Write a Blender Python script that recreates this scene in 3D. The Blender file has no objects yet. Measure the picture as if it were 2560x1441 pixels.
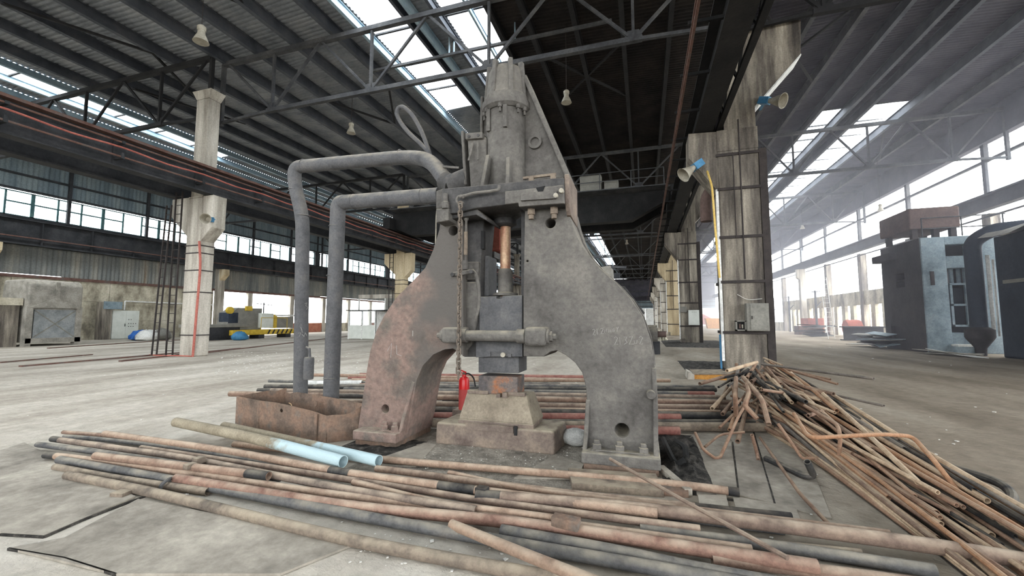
import bpy, bmesh, math, random
import numpy as np
from mathutils import Vector, Matrix
random.seed(7)
rng = random.Random(11)
SC = bpy.context.scene
COL = SC.collection

# ---------------------------------------------------------------- camera
F = 1040.0; CX = 1280.0; CY = 720.5; CH = 1.6
PITCH = math.atan(82 / F); YAW = math.atan(330 * math.cos(PITCH) / F)
cam = bpy.data.cameras.new('camera'); cam.sensor_fit = 'HORIZONTAL'; cam.sensor_width = 36.0
cam.lens = 36.0 * F / 2560.0; cam.clip_start = 0.05; cam.clip_end = 800
camo = bpy.data.objects.new('camera', cam); COL.objects.link(camo)
camo.location = (0, 0, CH); camo.rotation_euler = (math.pi / 2 + PITCH, 0, YAW)
SC.camera = camo
_fw = np.array([-math.sin(YAW) * math.cos(PITCH), math.cos(YAW) * math.cos(PITCH), math.sin(PITCH)])
_rt = np.array([math.cos(YAW), math.sin(YAW), 0.0]); _up = np.cross(_rt, _fw); _C = np.array([0, 0, CH])
def ray(x, y): return _fw + _rt * (x - CX) / F - _up * (y - CY) / F
def onZ(x, y, z=0.0): d = ray(x, y); return Vector(_C + d * (z - CH) / d[2])
def onY(x, y, Y): d = ray(x, y); return Vector(_C + d * Y / d[1])
def onX(x, y, X): d = ray(x, y); return Vector(_C + d * X / d[0])
def depth(P): return float((np.array(P) - _C) @ _fw)

# ---------------------------------------------------------------- light and exposure
SC.view_settings.view_transform = 'Standard'; SC.view_settings.look = 'None'
SC.view_settings.gamma = 1.0; SC.view_settings.use_curve_mapping = False
SC.view_settings.exposure = 0.62
SC.cycles.use_denoising = True
SC.cycles.max_bounces = 7; SC.cycles.diffuse_bounces = 5; SC.cycles.glossy_bounces = 2
SC.cycles.transmission_bounces = 3; SC.cycles.transparent_max_bounces = 10
SC.cycles.caustics_reflective = False; SC.cycles.caustics_refractive = False
SC.cycles.sample_clamp_indirect = 8.0
SKY = 7.0
w = bpy.data.worlds.new('overcast_sky'); SC.world = w; w.use_nodes = True
bg = w.node_tree.nodes['Background']; bg.inputs[0].default_value = (0.96, 0.985, 1.0, 1); bg.inputs[1].default_value = SKY
def portal(name, loc, rot, sx, sy):
    l = bpy.data.lights.new(name, 'AREA'); l.shape = 'RECTANGLE'; l.size = sx; l.size_y = sy
    l.cycles.is_portal = True
    o = bpy.data.objects.new(name, l); COL.objects.link(o); o.location = loc; o.rotation_euler = rot

# hall dimensions (metres): x across, y along, z up
XL, XA, XB, XR = -44.5, -19.7, 3.1, 21.0
YS, YE = -24.0, 140.0
ROOF = 14.9
SKYL = [  # translucent strips: x0, x1, y0, y1
    (-11.9, -9.9, YS, 23.5), (-8.2, -6.2, YS, 23.5), (-11.9, -9.9, 56, 104), (-8.2, -6.2, 56, 104),
    (-33.6, -31.8, YS, 25.0), (-38.0, -35.4, YS, 25.0), (-33.6, -31.8, 58, 106), (-38.0, -35.4, 58, 106),
    (10.9, 12.6, 31, 106), (13.6, 16.0, 31, 106)]
DN = (0, 0, 0)
for i, (a, b, c, d) in enumerate([(-11.9, -6.2, YS, 23.5), (-11.9, -6.2, 56, 104), (-38, -31.8, YS, 25), (-38, -31.8, 58, 106), (10.9, 16, 31, 106)]):
    portal('skylight_portal', ((a + b) / 2, (c + d) / 2, ROOF + 1.0), DN, b - a, d - c)
portal('wall_portal', (XL - .4, 60, 10.4), (0, -math.pi / 2, 0), 2.2, 158)
portal('wall_portal', (XL - .4, 80, 2.9), (0, -math.pi / 2, 0), 4.2, 96)
portal('wall_portal', (XR + .4, 60, 8.3), (0, math.pi / 2, 0), 9.6, 158)
portal('wall_portal', (-16, YS - .4, 7.5), (math.pi / 2, 0, 0), 50, 9.0)

# ---------------------------------------------------------------- materials
def lin(c): return tuple(((v / 255) / 12.92 if v / 255 <= 0.04045 else ((v / 255 + 0.055) / 1.055) ** 2.4) for v in c) + (1.0,)
MATS = {}
def mat(name, cols, scale=2.0, rough=0.85, bump=0.25, metal=0.0, dust=None, damt=0.7, streak=1.0, rnd=None, rmix=0.75,
        fine=0.25, spec=0.3, lo=0.32, hi=0.68, bscale=None, xs=1.0, ys=1.0):
    m = bpy.data.materials.new(name); m.use_nodes = True; nt = m.node_tree; N = nt.nodes; L = nt.links
    b = N['Principled BSDF']; b.inputs['Roughness'].default_value = rough; b.inputs['Metallic'].default_value = metal
    b.inputs['Specular IOR Level'].default_value = spec
    g = N.new('ShaderNodeNewGeometry'); mp = N.new('ShaderNodeMapping'); mp.inputs['Scale'].default_value = (xs, ys, streak)
    L.new(g.outputs['Position'], mp.inputs['Vector'])
    n1 = N.new('ShaderNodeTexNoise'); n1.inputs['Scale'].default_value = scale; n1.inputs['Detail'].default_value = 7; n1.inputs['Roughness'].default_value = 0.62
    L.new(mp.outputs[0], n1.inputs['Vector'])
    r = N.new('ShaderNodeValToRGB'); e = r.color_ramp.elements
    while len(e) < len(cols): e.new(0.5)
    for i, c in enumerate(cols):
        e[i].position = lo + (hi - lo) * i / max(1, len(cols) - 1); e[i].color = lin(c)
    L.new(n1.outputs[0], r.inputs[0]); col = r.outputs[0]
    if rnd:
        oi = N.new('ShaderNodeObjectInfo'); rr = N.new('ShaderNodeValToRGB'); rr.color_ramp.interpolation = 'CONSTANT'
        e = rr.color_ramp.elements
        while len(e) < len(rnd): e.new(0.5)
        for i, c in enumerate(rnd): e[i].position = i / len(rnd); e[i].color = lin(c)
        L.new(oi.outputs['Random'], rr.inputs[0])
        mx = N.new('ShaderNodeMixRGB'); mx.inputs[0].default_value = rmix; L.new(col, mx.inputs[1]); L.new(rr.outputs[0], mx.inputs[2]); col = mx.outputs[0]
    n2 = N.new('ShaderNodeTexNoise'); n2.inputs['Scale'].default_value = scale * 9; n2.inputs['Detail'].default_value = 6; n2.inputs['Roughness'].default_value = 0.7
    L.new(g.outputs['Position'], n2.inputs['Vector'])
    mr = N.new('ShaderNodeMapRange'); mr.inputs[1].default_value = 0.3; mr.inputs[2].default_value = 0.7
    mr.inputs[3].default_value = 1 - fine; mr.inputs[4].default_value = 1 + fine
    L.new(n2.outputs[0], mr.inputs[0])
    mu = N.new('ShaderNodeMixRGB'); mu.blend_type = 'MULTIPLY'; mu.inputs[0].default_value = 1.0
    L.new(col, mu.inputs[1]); L.new(mr.outputs[0], mu.inputs[2]); col = mu.outputs[0]
    if dust:
        sp = N.new('ShaderNodeSeparateXYZ'); L.new(g.outputs['Normal'], sp.inputs[0])
        dr = N.new('ShaderNodeMapRange'); dr.inputs[1].default_value = 0.15; dr.inputs[2].default_value = 0.95; dr.inputs[4].default_value = damt
        L.new(sp.outputs[2], dr.inputs[0])
        n3 = N.new('ShaderNodeTexNoise'); n3.inputs['Scale'].default_value = 6; n3.inputs['Detail'].default_value = 5
        L.new(g.outputs['Position'], n3.inputs['Vector'])
        m3 = N.new('ShaderNodeMapRange'); m3.inputs[1].default_value = 0.3; m3.inputs[2].default_value = 0.62; L.new(n3.outputs[0], m3.inputs[0])
        mm = N.new('ShaderNodeMath'); mm.operation = 'MULTIPLY'; L.new(dr.outputs[0], mm.inputs[0]); L.new(m3.outputs[0], mm.inputs[1])
        mx = N.new('ShaderNodeMixRGB'); L.new(mm.outputs[0], mx.inputs[0]); L.new(col, mx.inputs[1]); mx.inputs[2].default_value = lin(dust); col = mx.outputs[0]
    L.new(col, b.inputs['Base Color'])
    if bump:
        nb = N.new('ShaderNodeTexNoise'); nb.inputs['Scale'].default_value = bscale or scale * 6; nb.inputs['Detail'].default_value = 8; nb.inputs['Roughness'].default_value = 0.65
        L.new(g.outputs['Position'], nb.inputs['Vector'])
        bu = N.new('ShaderNodeBump'); bu.inputs['Strength'].default_value = bump; bu.inputs['Distance'].default_value = 0.045
        L.new(nb.outputs[0], bu.inputs['Height']); L.new(bu.outputs[0], b.inputs['Normal'])
    MATS[name] = m
    return m
DUST = (168, 158, 140)
mat('floor', [(140, 132, 120), (164, 156, 144), (182, 175, 163), (198, 192, 181)], scale=0.55, rough=0.95, bump=0.6, bscale=9, fine=0.2, ys=0.28, spec=0.12)
mat('floor_plate', [(116, 110, 101), (152, 145, 134), (178, 171, 158)], scale=1.4, rough=0.85, bump=0.2, bscale=14, fine=0.2, spec=0.2)
mat('dirt', [(112, 107, 100), (144, 138, 128), (170, 163, 152)], scale=5, rough=0.97, bump=0.6, bscale=26, fine=0.4, spec=0.1)
mat('black_dirt', [(40, 39, 39), (70, 68, 65), (108, 103, 97)], scale=7, rough=0.97, bump=1.0, bscale=26, fine=0.5, spec=0.1)
mat('casting', [(78, 75, 72), (98, 95, 91), (116, 112, 106)], scale=2.2, rough=0.8, bump=0.5, bscale=18, dust=(166, 158, 140), damt=0.9, fine=0.26)
mat('casting_red', [(92, 86, 80), (108, 98, 91), (132, 112, 103), (124, 107, 99), (104, 98, 90)], scale=1.7, rough=0.85, bump=0.6, bscale=16, dust=(166, 158, 140), damt=0.85, fine=0.28)
mat('casting_dark', [(48, 48, 48), (66, 65, 65), (84, 82, 80)], scale=3, rough=0.75, bump=0.3, bscale=20, dust=(120, 113, 102), damt=0.7)
mat('ram_steel', [(68, 69, 72), (84, 84, 86), (98, 97, 97)], scale=4, rough=0.65, bump=0.15, dust=(150, 143, 128), damt=0.6)
mat('anvil_dusty', [(112, 102, 90), (134, 124, 109), (152, 142, 125)], scale=3.5, rough=0.9, bump=0.4, bscale=20, dust=(172, 162, 142), damt=0.95)
mat('anvil', [(92, 80, 74), (116, 104, 95), (136, 122, 108)], scale=3.5, rough=0.85, bump=0.4, bscale=20, dust=(172, 162, 142), damt=0.95)
mat('die_rust', [(84, 80, 80), (108, 98, 93), (146, 98, 70)], scale=5, rough=0.8, bump=0.2, lo=.4, hi=.66)
mat('copper_rod', [(118, 80, 62), (150, 108, 86), (188, 164, 134)], scale=5, rough=0.5, metal=0.2, bump=0.1, streak=.35)
mat('grey_pipe', [(72, 72, 74), (86, 86, 88), (98, 96, 95)], scale=4, rough=0.7, bump=0.2, dust=(168, 158, 140), damt=0.9)
RUST = [(124, 98, 84), (142, 116, 100), (112, 90, 79), (150, 126, 108), (122, 104, 92), (104, 90, 82), (132, 98, 86), (154, 130, 112), (100, 94, 88)]
mat('rust_pipe', [(84, 70, 61), (128, 106, 92), (160, 136, 116)], scale=3, rough=0.88, bump=0.3, bscale=40, rnd=RUST, rmix=.6, dust=(188, 172, 152), damt=0.7, fine=0.3)
mat('dusty_pipe', [(92, 84, 76), (120, 108, 96), (138, 126, 110)], scale=3, rough=0.9, bump=0.3, bscale=40, dust=(172, 160, 140), damt=0.7, fine=0.3)
mat('grey_steel_pipe', [(70, 70, 72), (88, 88, 88), (104, 100, 96)], scale=3, rough=0.8, bump=0.25, bscale=40, dust=(160, 152, 136), damt=0.7, fine=0.3)
mat('dark_pipe', [(34, 34, 36), (50, 50, 50), (74, 70, 66)], scale=3, rough=0.75, bump=0.25, bscale=40, dust=(140, 132, 118), damt=0.6, fine=0.35)
mat('red_pipe', [(116, 74, 67), (136, 88, 80), (152, 106, 97)], scale=3, rough=0.75, bump=0.2, dust=(176, 150, 132), damt=0.4)
SCR = [(136, 106, 87), (118, 93, 79), (108, 84, 72), (146, 114, 92), (92, 76, 68), (130, 98, 80), (164, 118, 84)]
mat('scrap_tube', [(98, 78, 66), (142, 114, 95), (170, 140, 116)], scale=4, rough=0.9, bump=0.35, bscale=50, rnd=SCR, rmix=.65, dust=(182, 164, 140), damt=0.5, fine=0.3)
mat('scrap_pale', [(150, 126, 104), (180, 156, 130), (200, 178, 152)], scale=4, rough=0.9, bump=0.35, bscale=50, dust=(196, 180, 156), damt=0.5, fine=0.25)
mat('scrap_grey', [(80, 76, 72), (106, 100, 95), (126, 118, 110)], scale=4, rough=0.9, bump=0.35, bscale=50, dust=(160, 150, 134), damt=0.5, fine=0.25)
mat('tube_black', [(30, 30, 32), (44, 43, 43), (66, 62, 58)], scale=6, rough=0.8, bump=0.3, dust=(130, 120, 105), damt=0.4)
mat('concrete', [(116, 110, 101), (150, 144, 134), (180, 174, 163), (200, 195, 185)], scale=1.6, rough=0.92, bump=0.3, bscale=9, streak=0.14, fine=0.18)
mat('concrete_dark', [(62, 58, 55), (98, 92, 85), (134, 127, 116), (168, 160, 146)], scale=2.4, rough=0.92, bump=0.35, bscale=9, streak=0.12, fine=0.22)
mat('concrete_yellow', [(150, 134, 108), (186, 170, 140), (206, 192, 164)], scale=1.6, rough=0.92, bump=0.3, streak=0.14)
mat('band_steel', [(44, 40, 40), (62, 56, 54)], scale=5, rough=0.8, bump=0.2)
mat('dark_steel', [(34, 36, 38), (48, 49, 52), (62, 62, 64)], scale=1.2, rough=0.8, bump=0.2, bscale=12)
mat('black_steel', [(20, 21, 22), (30, 30, 31), (40, 39, 39)], scale=1.2, rough=0.8, bump=0.2, bscale=12)
mat('roof_grey', [(112, 116, 124), (134, 138, 144), (152, 154, 157)], scale=0.8, rough=0.8, bump=0.1, fine=0.1)
mat('roof_dark', [(30, 29, 30), (42, 39, 38), (54, 49, 46)], scale=0.6, rough=0.9, bump=0.1, fine=0.12)
mat('roof_hazy', [(62, 62, 72), (76, 75, 84), (88, 86, 94)], scale=0.6, rough=0.9, bump=0.1, fine=0.1)  # purple cast of the haze put into the roof colour
mat('purlin_grey', [(58, 62, 70), (74, 78, 86), (88, 90, 96)], scale=1.0, rough=0.75, bump=0.1, fine=0.1)
mat('purlin_skylit', [(124, 148, 164), (150, 172, 186), (168, 186, 196)], scale=1.0, rough=0.7, bump=0.1, fine=0.1)  # bluish sky light on beams beside the strips, painted into their colour
mat('truss_grey', [(52, 53, 56), (68, 69, 72), (86, 86, 86)], scale=1.5, rough=0.8, bump=0.1)
mat('truss_dark', [(28, 28, 30), (40, 40, 42)], scale=1.5, rough=0.85, bump=0.1)
mat('rail_rust', [(78, 56, 50), (104, 78, 70), (92, 84, 80)], scale=2, rough=0.85, bump=0.2)
mat('cable_red', [(150, 84, 74), (176, 104, 92)], scale=2, rough=0.7, bump=0)
mat('siding', [(88, 92, 92), (112, 114, 111), (134, 132, 124), (118, 98, 78)], scale=1.1, rough=0.85, bump=0.15, streak=0.1, lo=.34, hi=.76)
mat('siding_blue', [(82, 94, 100), (104, 116, 122), (124, 134, 136)], scale=1.2, rough=0.8, bump=0.1, streak=0.12)
mat('wall_concrete', [(106, 100, 88), (150, 143, 126), (182, 175, 156), (200, 194, 178)], scale=0.9, rough=0.95, bump=0.4, bscale=5, streak=0.5)
mat('brick_red', [(150, 92, 74), (176, 120, 98)], scale=2, rough=0.9)
mat('frame_teal', [(44, 74, 78), (64, 96, 98), (84, 112, 112)], scale=2, rough=0.7, bump=0.1)
mat('plaster_white', [(186, 186, 182), (212, 212, 208), (226, 226, 222)], scale=1.5, rough=0.8, bump=0.1)
mat('cabinet_white', [(196, 200, 192), (214, 217, 210)], scale=2, rough=0.55, bump=0.03, fine=.05)
mat('cabinet_grey', [(112, 110, 104), (134, 132, 124)], scale=2, rough=0.7, bump=0.1)
mat('lamp_cream', [(136, 130, 117), (172, 166, 152)], scale=4, rough=0.6, bump=0.1)
mat('blue_paint', [(52, 108, 146), (74, 130, 166)], scale=4, rough=0.6, bump=0.05)
mat('yellow_paint', [(176, 146, 40), (206, 176, 60)], scale=3, rough=0.6, bump=0.05)
mat('orange_wood', [(176, 122, 56), (200, 146, 74)], scale=3, rough=0.8, bump=0.1)
mat('yellow_pipe', [(196, 164, 84), (214, 184, 108)], scale=2, rough=0.6, bump=0.05)
mat('furnace', [(112, 109, 102), (140, 136, 128), (158, 154, 146)], scale=1.6, rough=0.85, bump=0.2, dust=(190, 182, 166), damt=0.6)
mat('press_grey', [(98, 112, 120), (122, 138, 146), (140, 152, 158)], scale=1.6, rough=0.75, bump=0.2)
mat('press_shaded', [(40, 38, 40), (54, 50, 52), (66, 60, 60)], scale=1.0, rough=0.85, bump=0.2)  # shade of the press side, backlit by the right wall, baked into the colour
mat('navy', [(32, 40, 52), (44, 52, 64), (56, 62, 72)], scale=0.9, rough=0.8, bump=0.2)
mat('rust_brown', [(82, 68, 64), (102, 84, 78)], scale=1.2, rough=0.85, bump=0.2)
mat('rust_red', [(140, 74, 62), (166, 96, 82)], scale=1.5, rough=0.85, bump=0.2)
mat('tarp', [(150, 146, 140), (180, 176, 168)], scale=1.0, rough=0.9, bump=0.4)
mat('ext_red', [(196, 22, 26), (214, 30, 34)], scale=3, rough=0.35, bump=0, fine=.05, spec=.5)
mat('ext_dusty', [(170, 62, 60), (186, 84, 80)], scale=3, rough=0.7, bump=0, fine=.08)
mat('black_rubber', [(20, 20, 20), (32, 32, 32)], scale=4, rough=0.6, bump=0.05)
mat('box_rust', [(86, 75, 67), (108, 93, 82), (126, 103, 88), (106, 99, 92)], scale=3.2, rough=0.9, bump=0.35, bscale=26, fine=0.25)
mat('chalk', [(146, 144, 140), (168, 166, 161)], scale=20, rough=0.95, bump=0, fine=.1)
mat('rope', [(150, 124, 92), (176, 150, 116)], scale=20, rough=0.95, bump=0)
mat('chip_white', [(206, 204, 196), (226, 224, 218)], scale=20, rough=0.9, bump=0)
mat('blue_plastic', [(34, 88, 170), (70, 120, 190)], scale=4, rough=0.5, bump=0.1)
mat('stone_white', [(150, 150, 146), (190, 190, 186)], scale=6, rough=0.9, bump=0.5)
mat('chain_steel', [(86, 78, 70), (118, 108, 98)], scale=12, rough=0.75, bump=0.1)
mat('outside_ground', [(150, 146, 138), (176, 172, 164)], scale=0.2, rough=0.95, bump=0.1)
mat('glass_green', [(150, 190, 180), (170, 205, 195)], scale=1, rough=.4, bump=0)
def glass(name, tr, tint, transl):
    m = bpy.data.materials.new(name); m.use_nodes = True; nt = m.node_tree; N = nt.nodes; L = nt.links; N.clear()
    o = N.new('ShaderNodeOutputMaterial'); t = N.new('ShaderNodeBsdfTransparent'); t.inputs[0].default_value = tint + (1,)
    d = N.new('ShaderNodeBsdfTranslucent'); d.inputs[0].default_value = (.85, .88, .88, 1)
    n = N.new('ShaderNodeTexNoise'); n.inputs['Scale'].default_value = 1.4
    g = N.new('ShaderNodeNewGeometry'); L.new(g.outputs['Position'], n.inputs['Vector'])
    mr = N.new('ShaderNodeMapRange'); mr.inputs[3].default_value = transl * .6; mr.inputs[4].default_value = transl * 1.4; L.new(n.outputs[0], mr.inputs[0])
    x = N.new('ShaderNodeMixShader'); L.new(mr.outputs[0], x.inputs[0]); L.new(t.outputs[0], x.inputs[1]); L.new(d.outputs[0], x.inputs[2]); L.new(x.outputs[0], o.inputs[0])
    MATS[name] = m
glass('dusty_glass', .8, (.88, .92, .94), .15)
glass('skylight_sheet', .7, (.86, .9, .93), .3)
# two-tone paint of the fallen blue pipe: faded blue towards the open end, dusty tan elsewhere (by distance along it)
def blue_pipe_mat():
    m = mat('blue_pipe', [(126, 116, 98), (156, 146, 126)], scale=5, rough=0.75, bump=0.3, bscale=40)
    nt = m.node_tree; N = nt.nodes; L = nt.links; b = N['Principled BSDF']
    old = b.inputs['Base Color'].links[0].from_socket
    tc = N.new('ShaderNodeTexCoord'); sp = N.new('ShaderNodeSeparateXYZ'); L.new(tc.outputs['Generated'], sp.inputs[0])
    nn = N.new('ShaderNodeTexNoise'); nn.inputs['Scale'].default_value = 9; g = N.new('ShaderNodeNewGeometry'); L.new(g.outputs['Position'], nn.inputs['Vector'])
    ad = N.new('ShaderNodeMath'); ad.operation = 'MULTIPLY_ADD'; L.new(nn.outputs[0], ad.inputs[0]); ad.inputs[1].default_value = .25; L.new(sp.outputs[0], ad.inputs[2])
    mr = N.new('ShaderNodeMapRange'); mr.inputs[1].default_value = .76; mr.inputs[2].default_value = .84; L.new(ad.outputs[0], mr.inputs[0])
    mx = N.new('ShaderNodeMixRGB'); L.new(mr.outputs[0], mx.inputs[0]); L.new(old, mx.inputs[1]); mx.inputs[2].default_value = lin((174, 195, 200))
    L.new(mx.outputs[0], b.inputs['Base Color'])
blue_pipe_mat()

# ---------------------------------------------------------------- mesh helpers
class MB:
    def __init__(s): s.v = []; s.f = []
    def add(s, vs, fs):
        o = len(s.v); s.v += [Vector(v) for v in vs]; s.f += [tuple(i + o for i in f) for f in fs]; return s
    def box(s, x0, x1, y0, y1, z0, z1):
        return s.add([(x0, y0, z0), (x1, y0, z0), (x1, y1, z0), (x0, y1, z0), (x0, y0, z1), (x1, y0, z1), (x1, y1, z1), (x0, y1, z1)],
                     [(0, 3, 2, 1), (4, 5, 6, 7), (0, 1, 5, 4), (1, 2, 6, 5), (2, 3, 7, 6), (3, 0, 4, 7)])
    def hexa(s, b, t):   # four bottom corners, four top corners (both counter-clockwise from above)
        return s.add(list(b) + list(t), [(0, 3, 2, 1), (4, 5, 6, 7), (0, 1, 5, 4), (1, 2, 6, 5), (2, 3, 7, 6), (3, 0, 4, 7)])
    def prism(s, pts, a, b, axis='y'):   # polygon in xz (axis y), yz (axis x) or xy (axis z), extruded a..b
        n = len(pts)
        P = {'y': lambda p, t: (p[0], t, p[1]), 'x': lambda p, t: (t, p[0], p[1]), 'z': lambda p, t: (p[0], p[1], t)}[axis]
        vs = [P(p, a) for p in pts] + [P(p, b) for p in pts]
        fs = [tuple(range(n)), tuple(range(2 * n - 1, n - 1, -1))] + [(i, i + n, (i + 1) % n + n, (i + 1) % n) for i in range(n)]
        return s.add(vs, fs)
    def bar(s, p, q, wd, ht=None, up=(0, 0, 1)):
        p = Vector(p); q = Vector(q); ht = ht or wd; d = (q - p).normalized(); u = Vector(up)
        if abs(d.dot(u)) > .98: u = Vector((1, 0, 0))
        a = d.cross(u).normalized() * wd / 2; b = a.cross(d).normalized() * ht / 2
        return s.hexa([p - a - b, p + a - b, q + a - b, q - a - b], [p - a + b, p + a + b, q + a + b, q - a + b])
    def tube(s, path, r, n=12, hollow=0.0, closed=False, caps=True):
        path = [Vector(p) for p in path]; m = len(path)
        rs = r if isinstance(r, (list, tuple)) else [r] * m
        tang = []
        for i in range(m):
            a = path[(i - 1) % m] if closed or i > 0 else path[i]; b = path[(i + 1) % m] if closed or i < m - 1 else path[i]
            tang.append((b - a).normalized())
        u = tang[0].orthogonal().normalized(); rings = []
        for i in range(m):
            u = (u - tang[i] * u.dot(tang[i])).normalized(); v = tang[i].cross(u)
            rings.append([path[i] + (u * math.cos(2 * math.pi * k / n) + v * math.sin(2 * math.pi * k / n)) * rs[i] for k in range(n)])
        vs = [p for g in rings for p in g]; fs = []
        for i in range(m if closed else m - 1):
            j = (i + 1) % m
            fs += [(i * n + k, i * n + (k + 1) % n, j * n + (k + 1) % n, j * n + k) for k in range(n)]
        if not closed:
            if hollow > 0:
                tot = sum((path[i + 1] - path[i]).length for i in range(m - 1))
                for e, sg in ((0, 1), (m - 1, -1)):
                    c = path[e]; R = rings[e]; base = e * n
                    o1 = len(vs); vs += [c + (p - c) * hollow for p in R]
                    o2 = len(vs); vs += [c + (p - c) * hollow + tang[e] * sg * min(rs[e] * 6, tot * .3) for p in R]
                    for k in range(n):
                        q = (k + 1) % n
                        a = [(base + q, base + k, o1 + k, o1 + q), (o1 + q, o1 + k, o2 + k, o2 + q)]
                        fs += a if sg > 0 else [tuple(reversed(f)) for f in a]
                    cap = tuple(range(o2 + n - 1, o2 - 1, -1)); fs.append(cap if sg > 0 else tuple(reversed(cap)))
            elif caps:
                fs.append(tuple(range(n - 1, -1, -1))); fs.append(tuple(range((m - 1) * n, m * n)))
        return s.add(vs, fs)
    def lathe(s, prof, c, axis=(0, 0, 1), n=24):   # prof: (radius, height) list, c: base point
        c = Vector(c); ax = Vector(axis).normalized(); u = ax.orthogonal().normalized(); v = ax.cross(u); vs = []; fs = []
        for (r, h) in prof:
            vs += [c + ax * h + (u * math.cos(2 * math.pi * k / n) + v * math.sin(2 * math.pi * k / n)) * max(r, 1e-4) for k in range(n)]
        for i in range(len(prof) - 1):
            fs += [(i * n + k, i * n + (k + 1) % n, (i + 1) * n + (k + 1) % n, (i + 1) * n + k) for k in range(n)]
        fs.append(tuple(range(n - 1, -1, -1))); fs.append(tuple(range((len(prof) - 1) * n, len(prof) * n)))
        return s.add(vs, fs)
    def cyl(s, p, q, r, n=16): return s.tube([p, q], r, n)
    def build(s, name, material, parent=None, label=None, cat=None, group=None, kind=None, smooth=False, bevel=0, cuts=None, ang=35):
        lo = Vector((min(v[i] for v in s.v) for i in range(3))); hi = Vector((max(v[i] for v in s.v) for i in range(3)))
        org = wloc(parent) if parent else Vector(((lo.x + hi.x) / 2, (lo.y + hi.y) / 2, lo.z))
        me = bpy.data.meshes.new(name); me.from_pydata([v - org for v in s.v], [], s.f); me.update()
        o = bpy.data.objects.new(name, me); COL.objects.link(o)
        if bevel or cuts:
            bm = bmesh.new(); bm.from_mesh(me); bmesh.ops.recalc_face_normals(bm, faces=bm.faces); bm.to_mesh(me); bm.free()
            tmp = []
            o.location = org
            if cuts:
                for cmb in cuts:
                    cme = bpy.data.meshes.new('cut'); cme.from_pydata(cmb.v, [], cmb.f)
                    bm = bmesh.new(); bm.from_mesh(cme); bmesh.ops.recalc_face_normals(bm, faces=bm.faces); bm.to_mesh(cme); bm.free()
                    co = bpy.data.objects.new('cut', cme); COL.objects.link(co); tmp.append(co)
                    md = o.modifiers.new('b', 'BOOLEAN'); md.operation = 'DIFFERENCE'; md.object = co; md.solver = 'EXACT'
            if bevel:
                md = o.modifiers.new('v', 'BEVEL'); md.width = bevel; md.segments = 3; md.limit_method = 'ANGLE'; md.angle_limit = math.radians(38)
            dg = bpy.context.evaluated_depsgraph_get(); dg.update()
            nm = bpy.data.meshes.new_from_object(o.evaluated_get(dg)); o.modifiers.clear(); o.data = nm; bpy.data.meshes.remove(me); me = nm; me.name = name
            for co in tmp:
                cm = co.data; bpy.data.objects.remove(co); bpy.data.meshes.remove(cm)
            smooth = True
        me.materials.clear(); me.materials.append(MATS[material])
        if smooth:
            me.polygons.foreach_set('use_smooth', [True] * len(me.polygons)); me.set_sharp_from_angle(angle=math.radians(ang))
        o.location = (0, 0, 0) if parent else org
        if parent: o.parent = parent
        tag(o, label, cat, group, kind)
        return o
def wloc(o):
    p = Vector(o.location)
    while o.parent: o = o.parent; p = p + o.location
    return p
def tag(o, label=None, cat=None, group=None, kind=None):
    for k, v in (('label', label), ('category', cat), ('group', group), ('kind', kind)):
        if v: o[k] = v
    return o
def thing(name, label, cat, loc, group=None, kind=None):
    e = bpy.data.objects.new(name, None); COL.objects.link(e); e.location = loc; e.empty_display_size = .2
    return tag(e, label, cat, group, kind)
def copy_tree(o, loc, label=None, parent=None):
    c = o.copy(); COL.objects.link(c); c.parent = parent
    if loc is not None: c.location = loc
    if label: c['label'] = label
    for ch in list(o.children): copy_tree(ch, None, None, c)
    return c
def share(proto, name, loc, parent):
    c = bpy.data.objects.new(name, proto.data); COL.objects.link(c); c.parent = parent
    c.location = Vector(loc) - (wloc(parent) if parent else Vector((0, 0, 0))); return c
def spline(pts, k=6):
    pts = [Vector(p) for p in pts]
    if len(pts) < 3: return pts
    P = [pts[0] * 2 - pts[1]] + pts + [pts[-1] * 2 - pts[-2]]; out = []
    for i in range(1, len(P) - 2):
        for j in range(k):
            t = j / k; a, b, c, d = P[i - 1], P[i], P[i + 1], P[i + 2]
            out.append(.5 * ((2 * b) + (c - a) * t + (2 * a - 5 * b + 4 * c - d) * t * t + (3 * b - a - 3 * c + d) * t ** 3))
    return out + [pts[-1]]
def fillet(pts, r, k=5):
    pts = [Vector(p) for p in pts]; out = [pts[0]]
    for i in range(1, len(pts) - 1):
        a, b, c = pts[i - 1], pts[i], pts[i + 1]
        ra = min(r, (a - b).length * .45, (c - b).length * .45)
        p = b + (a - b).normalized() * ra; q = b + (c - b).normalized() * ra
        for j in range(k + 1):
            t = j / k; out.append(p * (1 - t) ** 2 + b * 2 * t * (1 - t) + q * t * t)
    return out + [pts[-1]]
def xz(pts, Y): return [(onY(x, y, Y).x, onY(x, y, Y).z) for x, y in pts]

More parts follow.
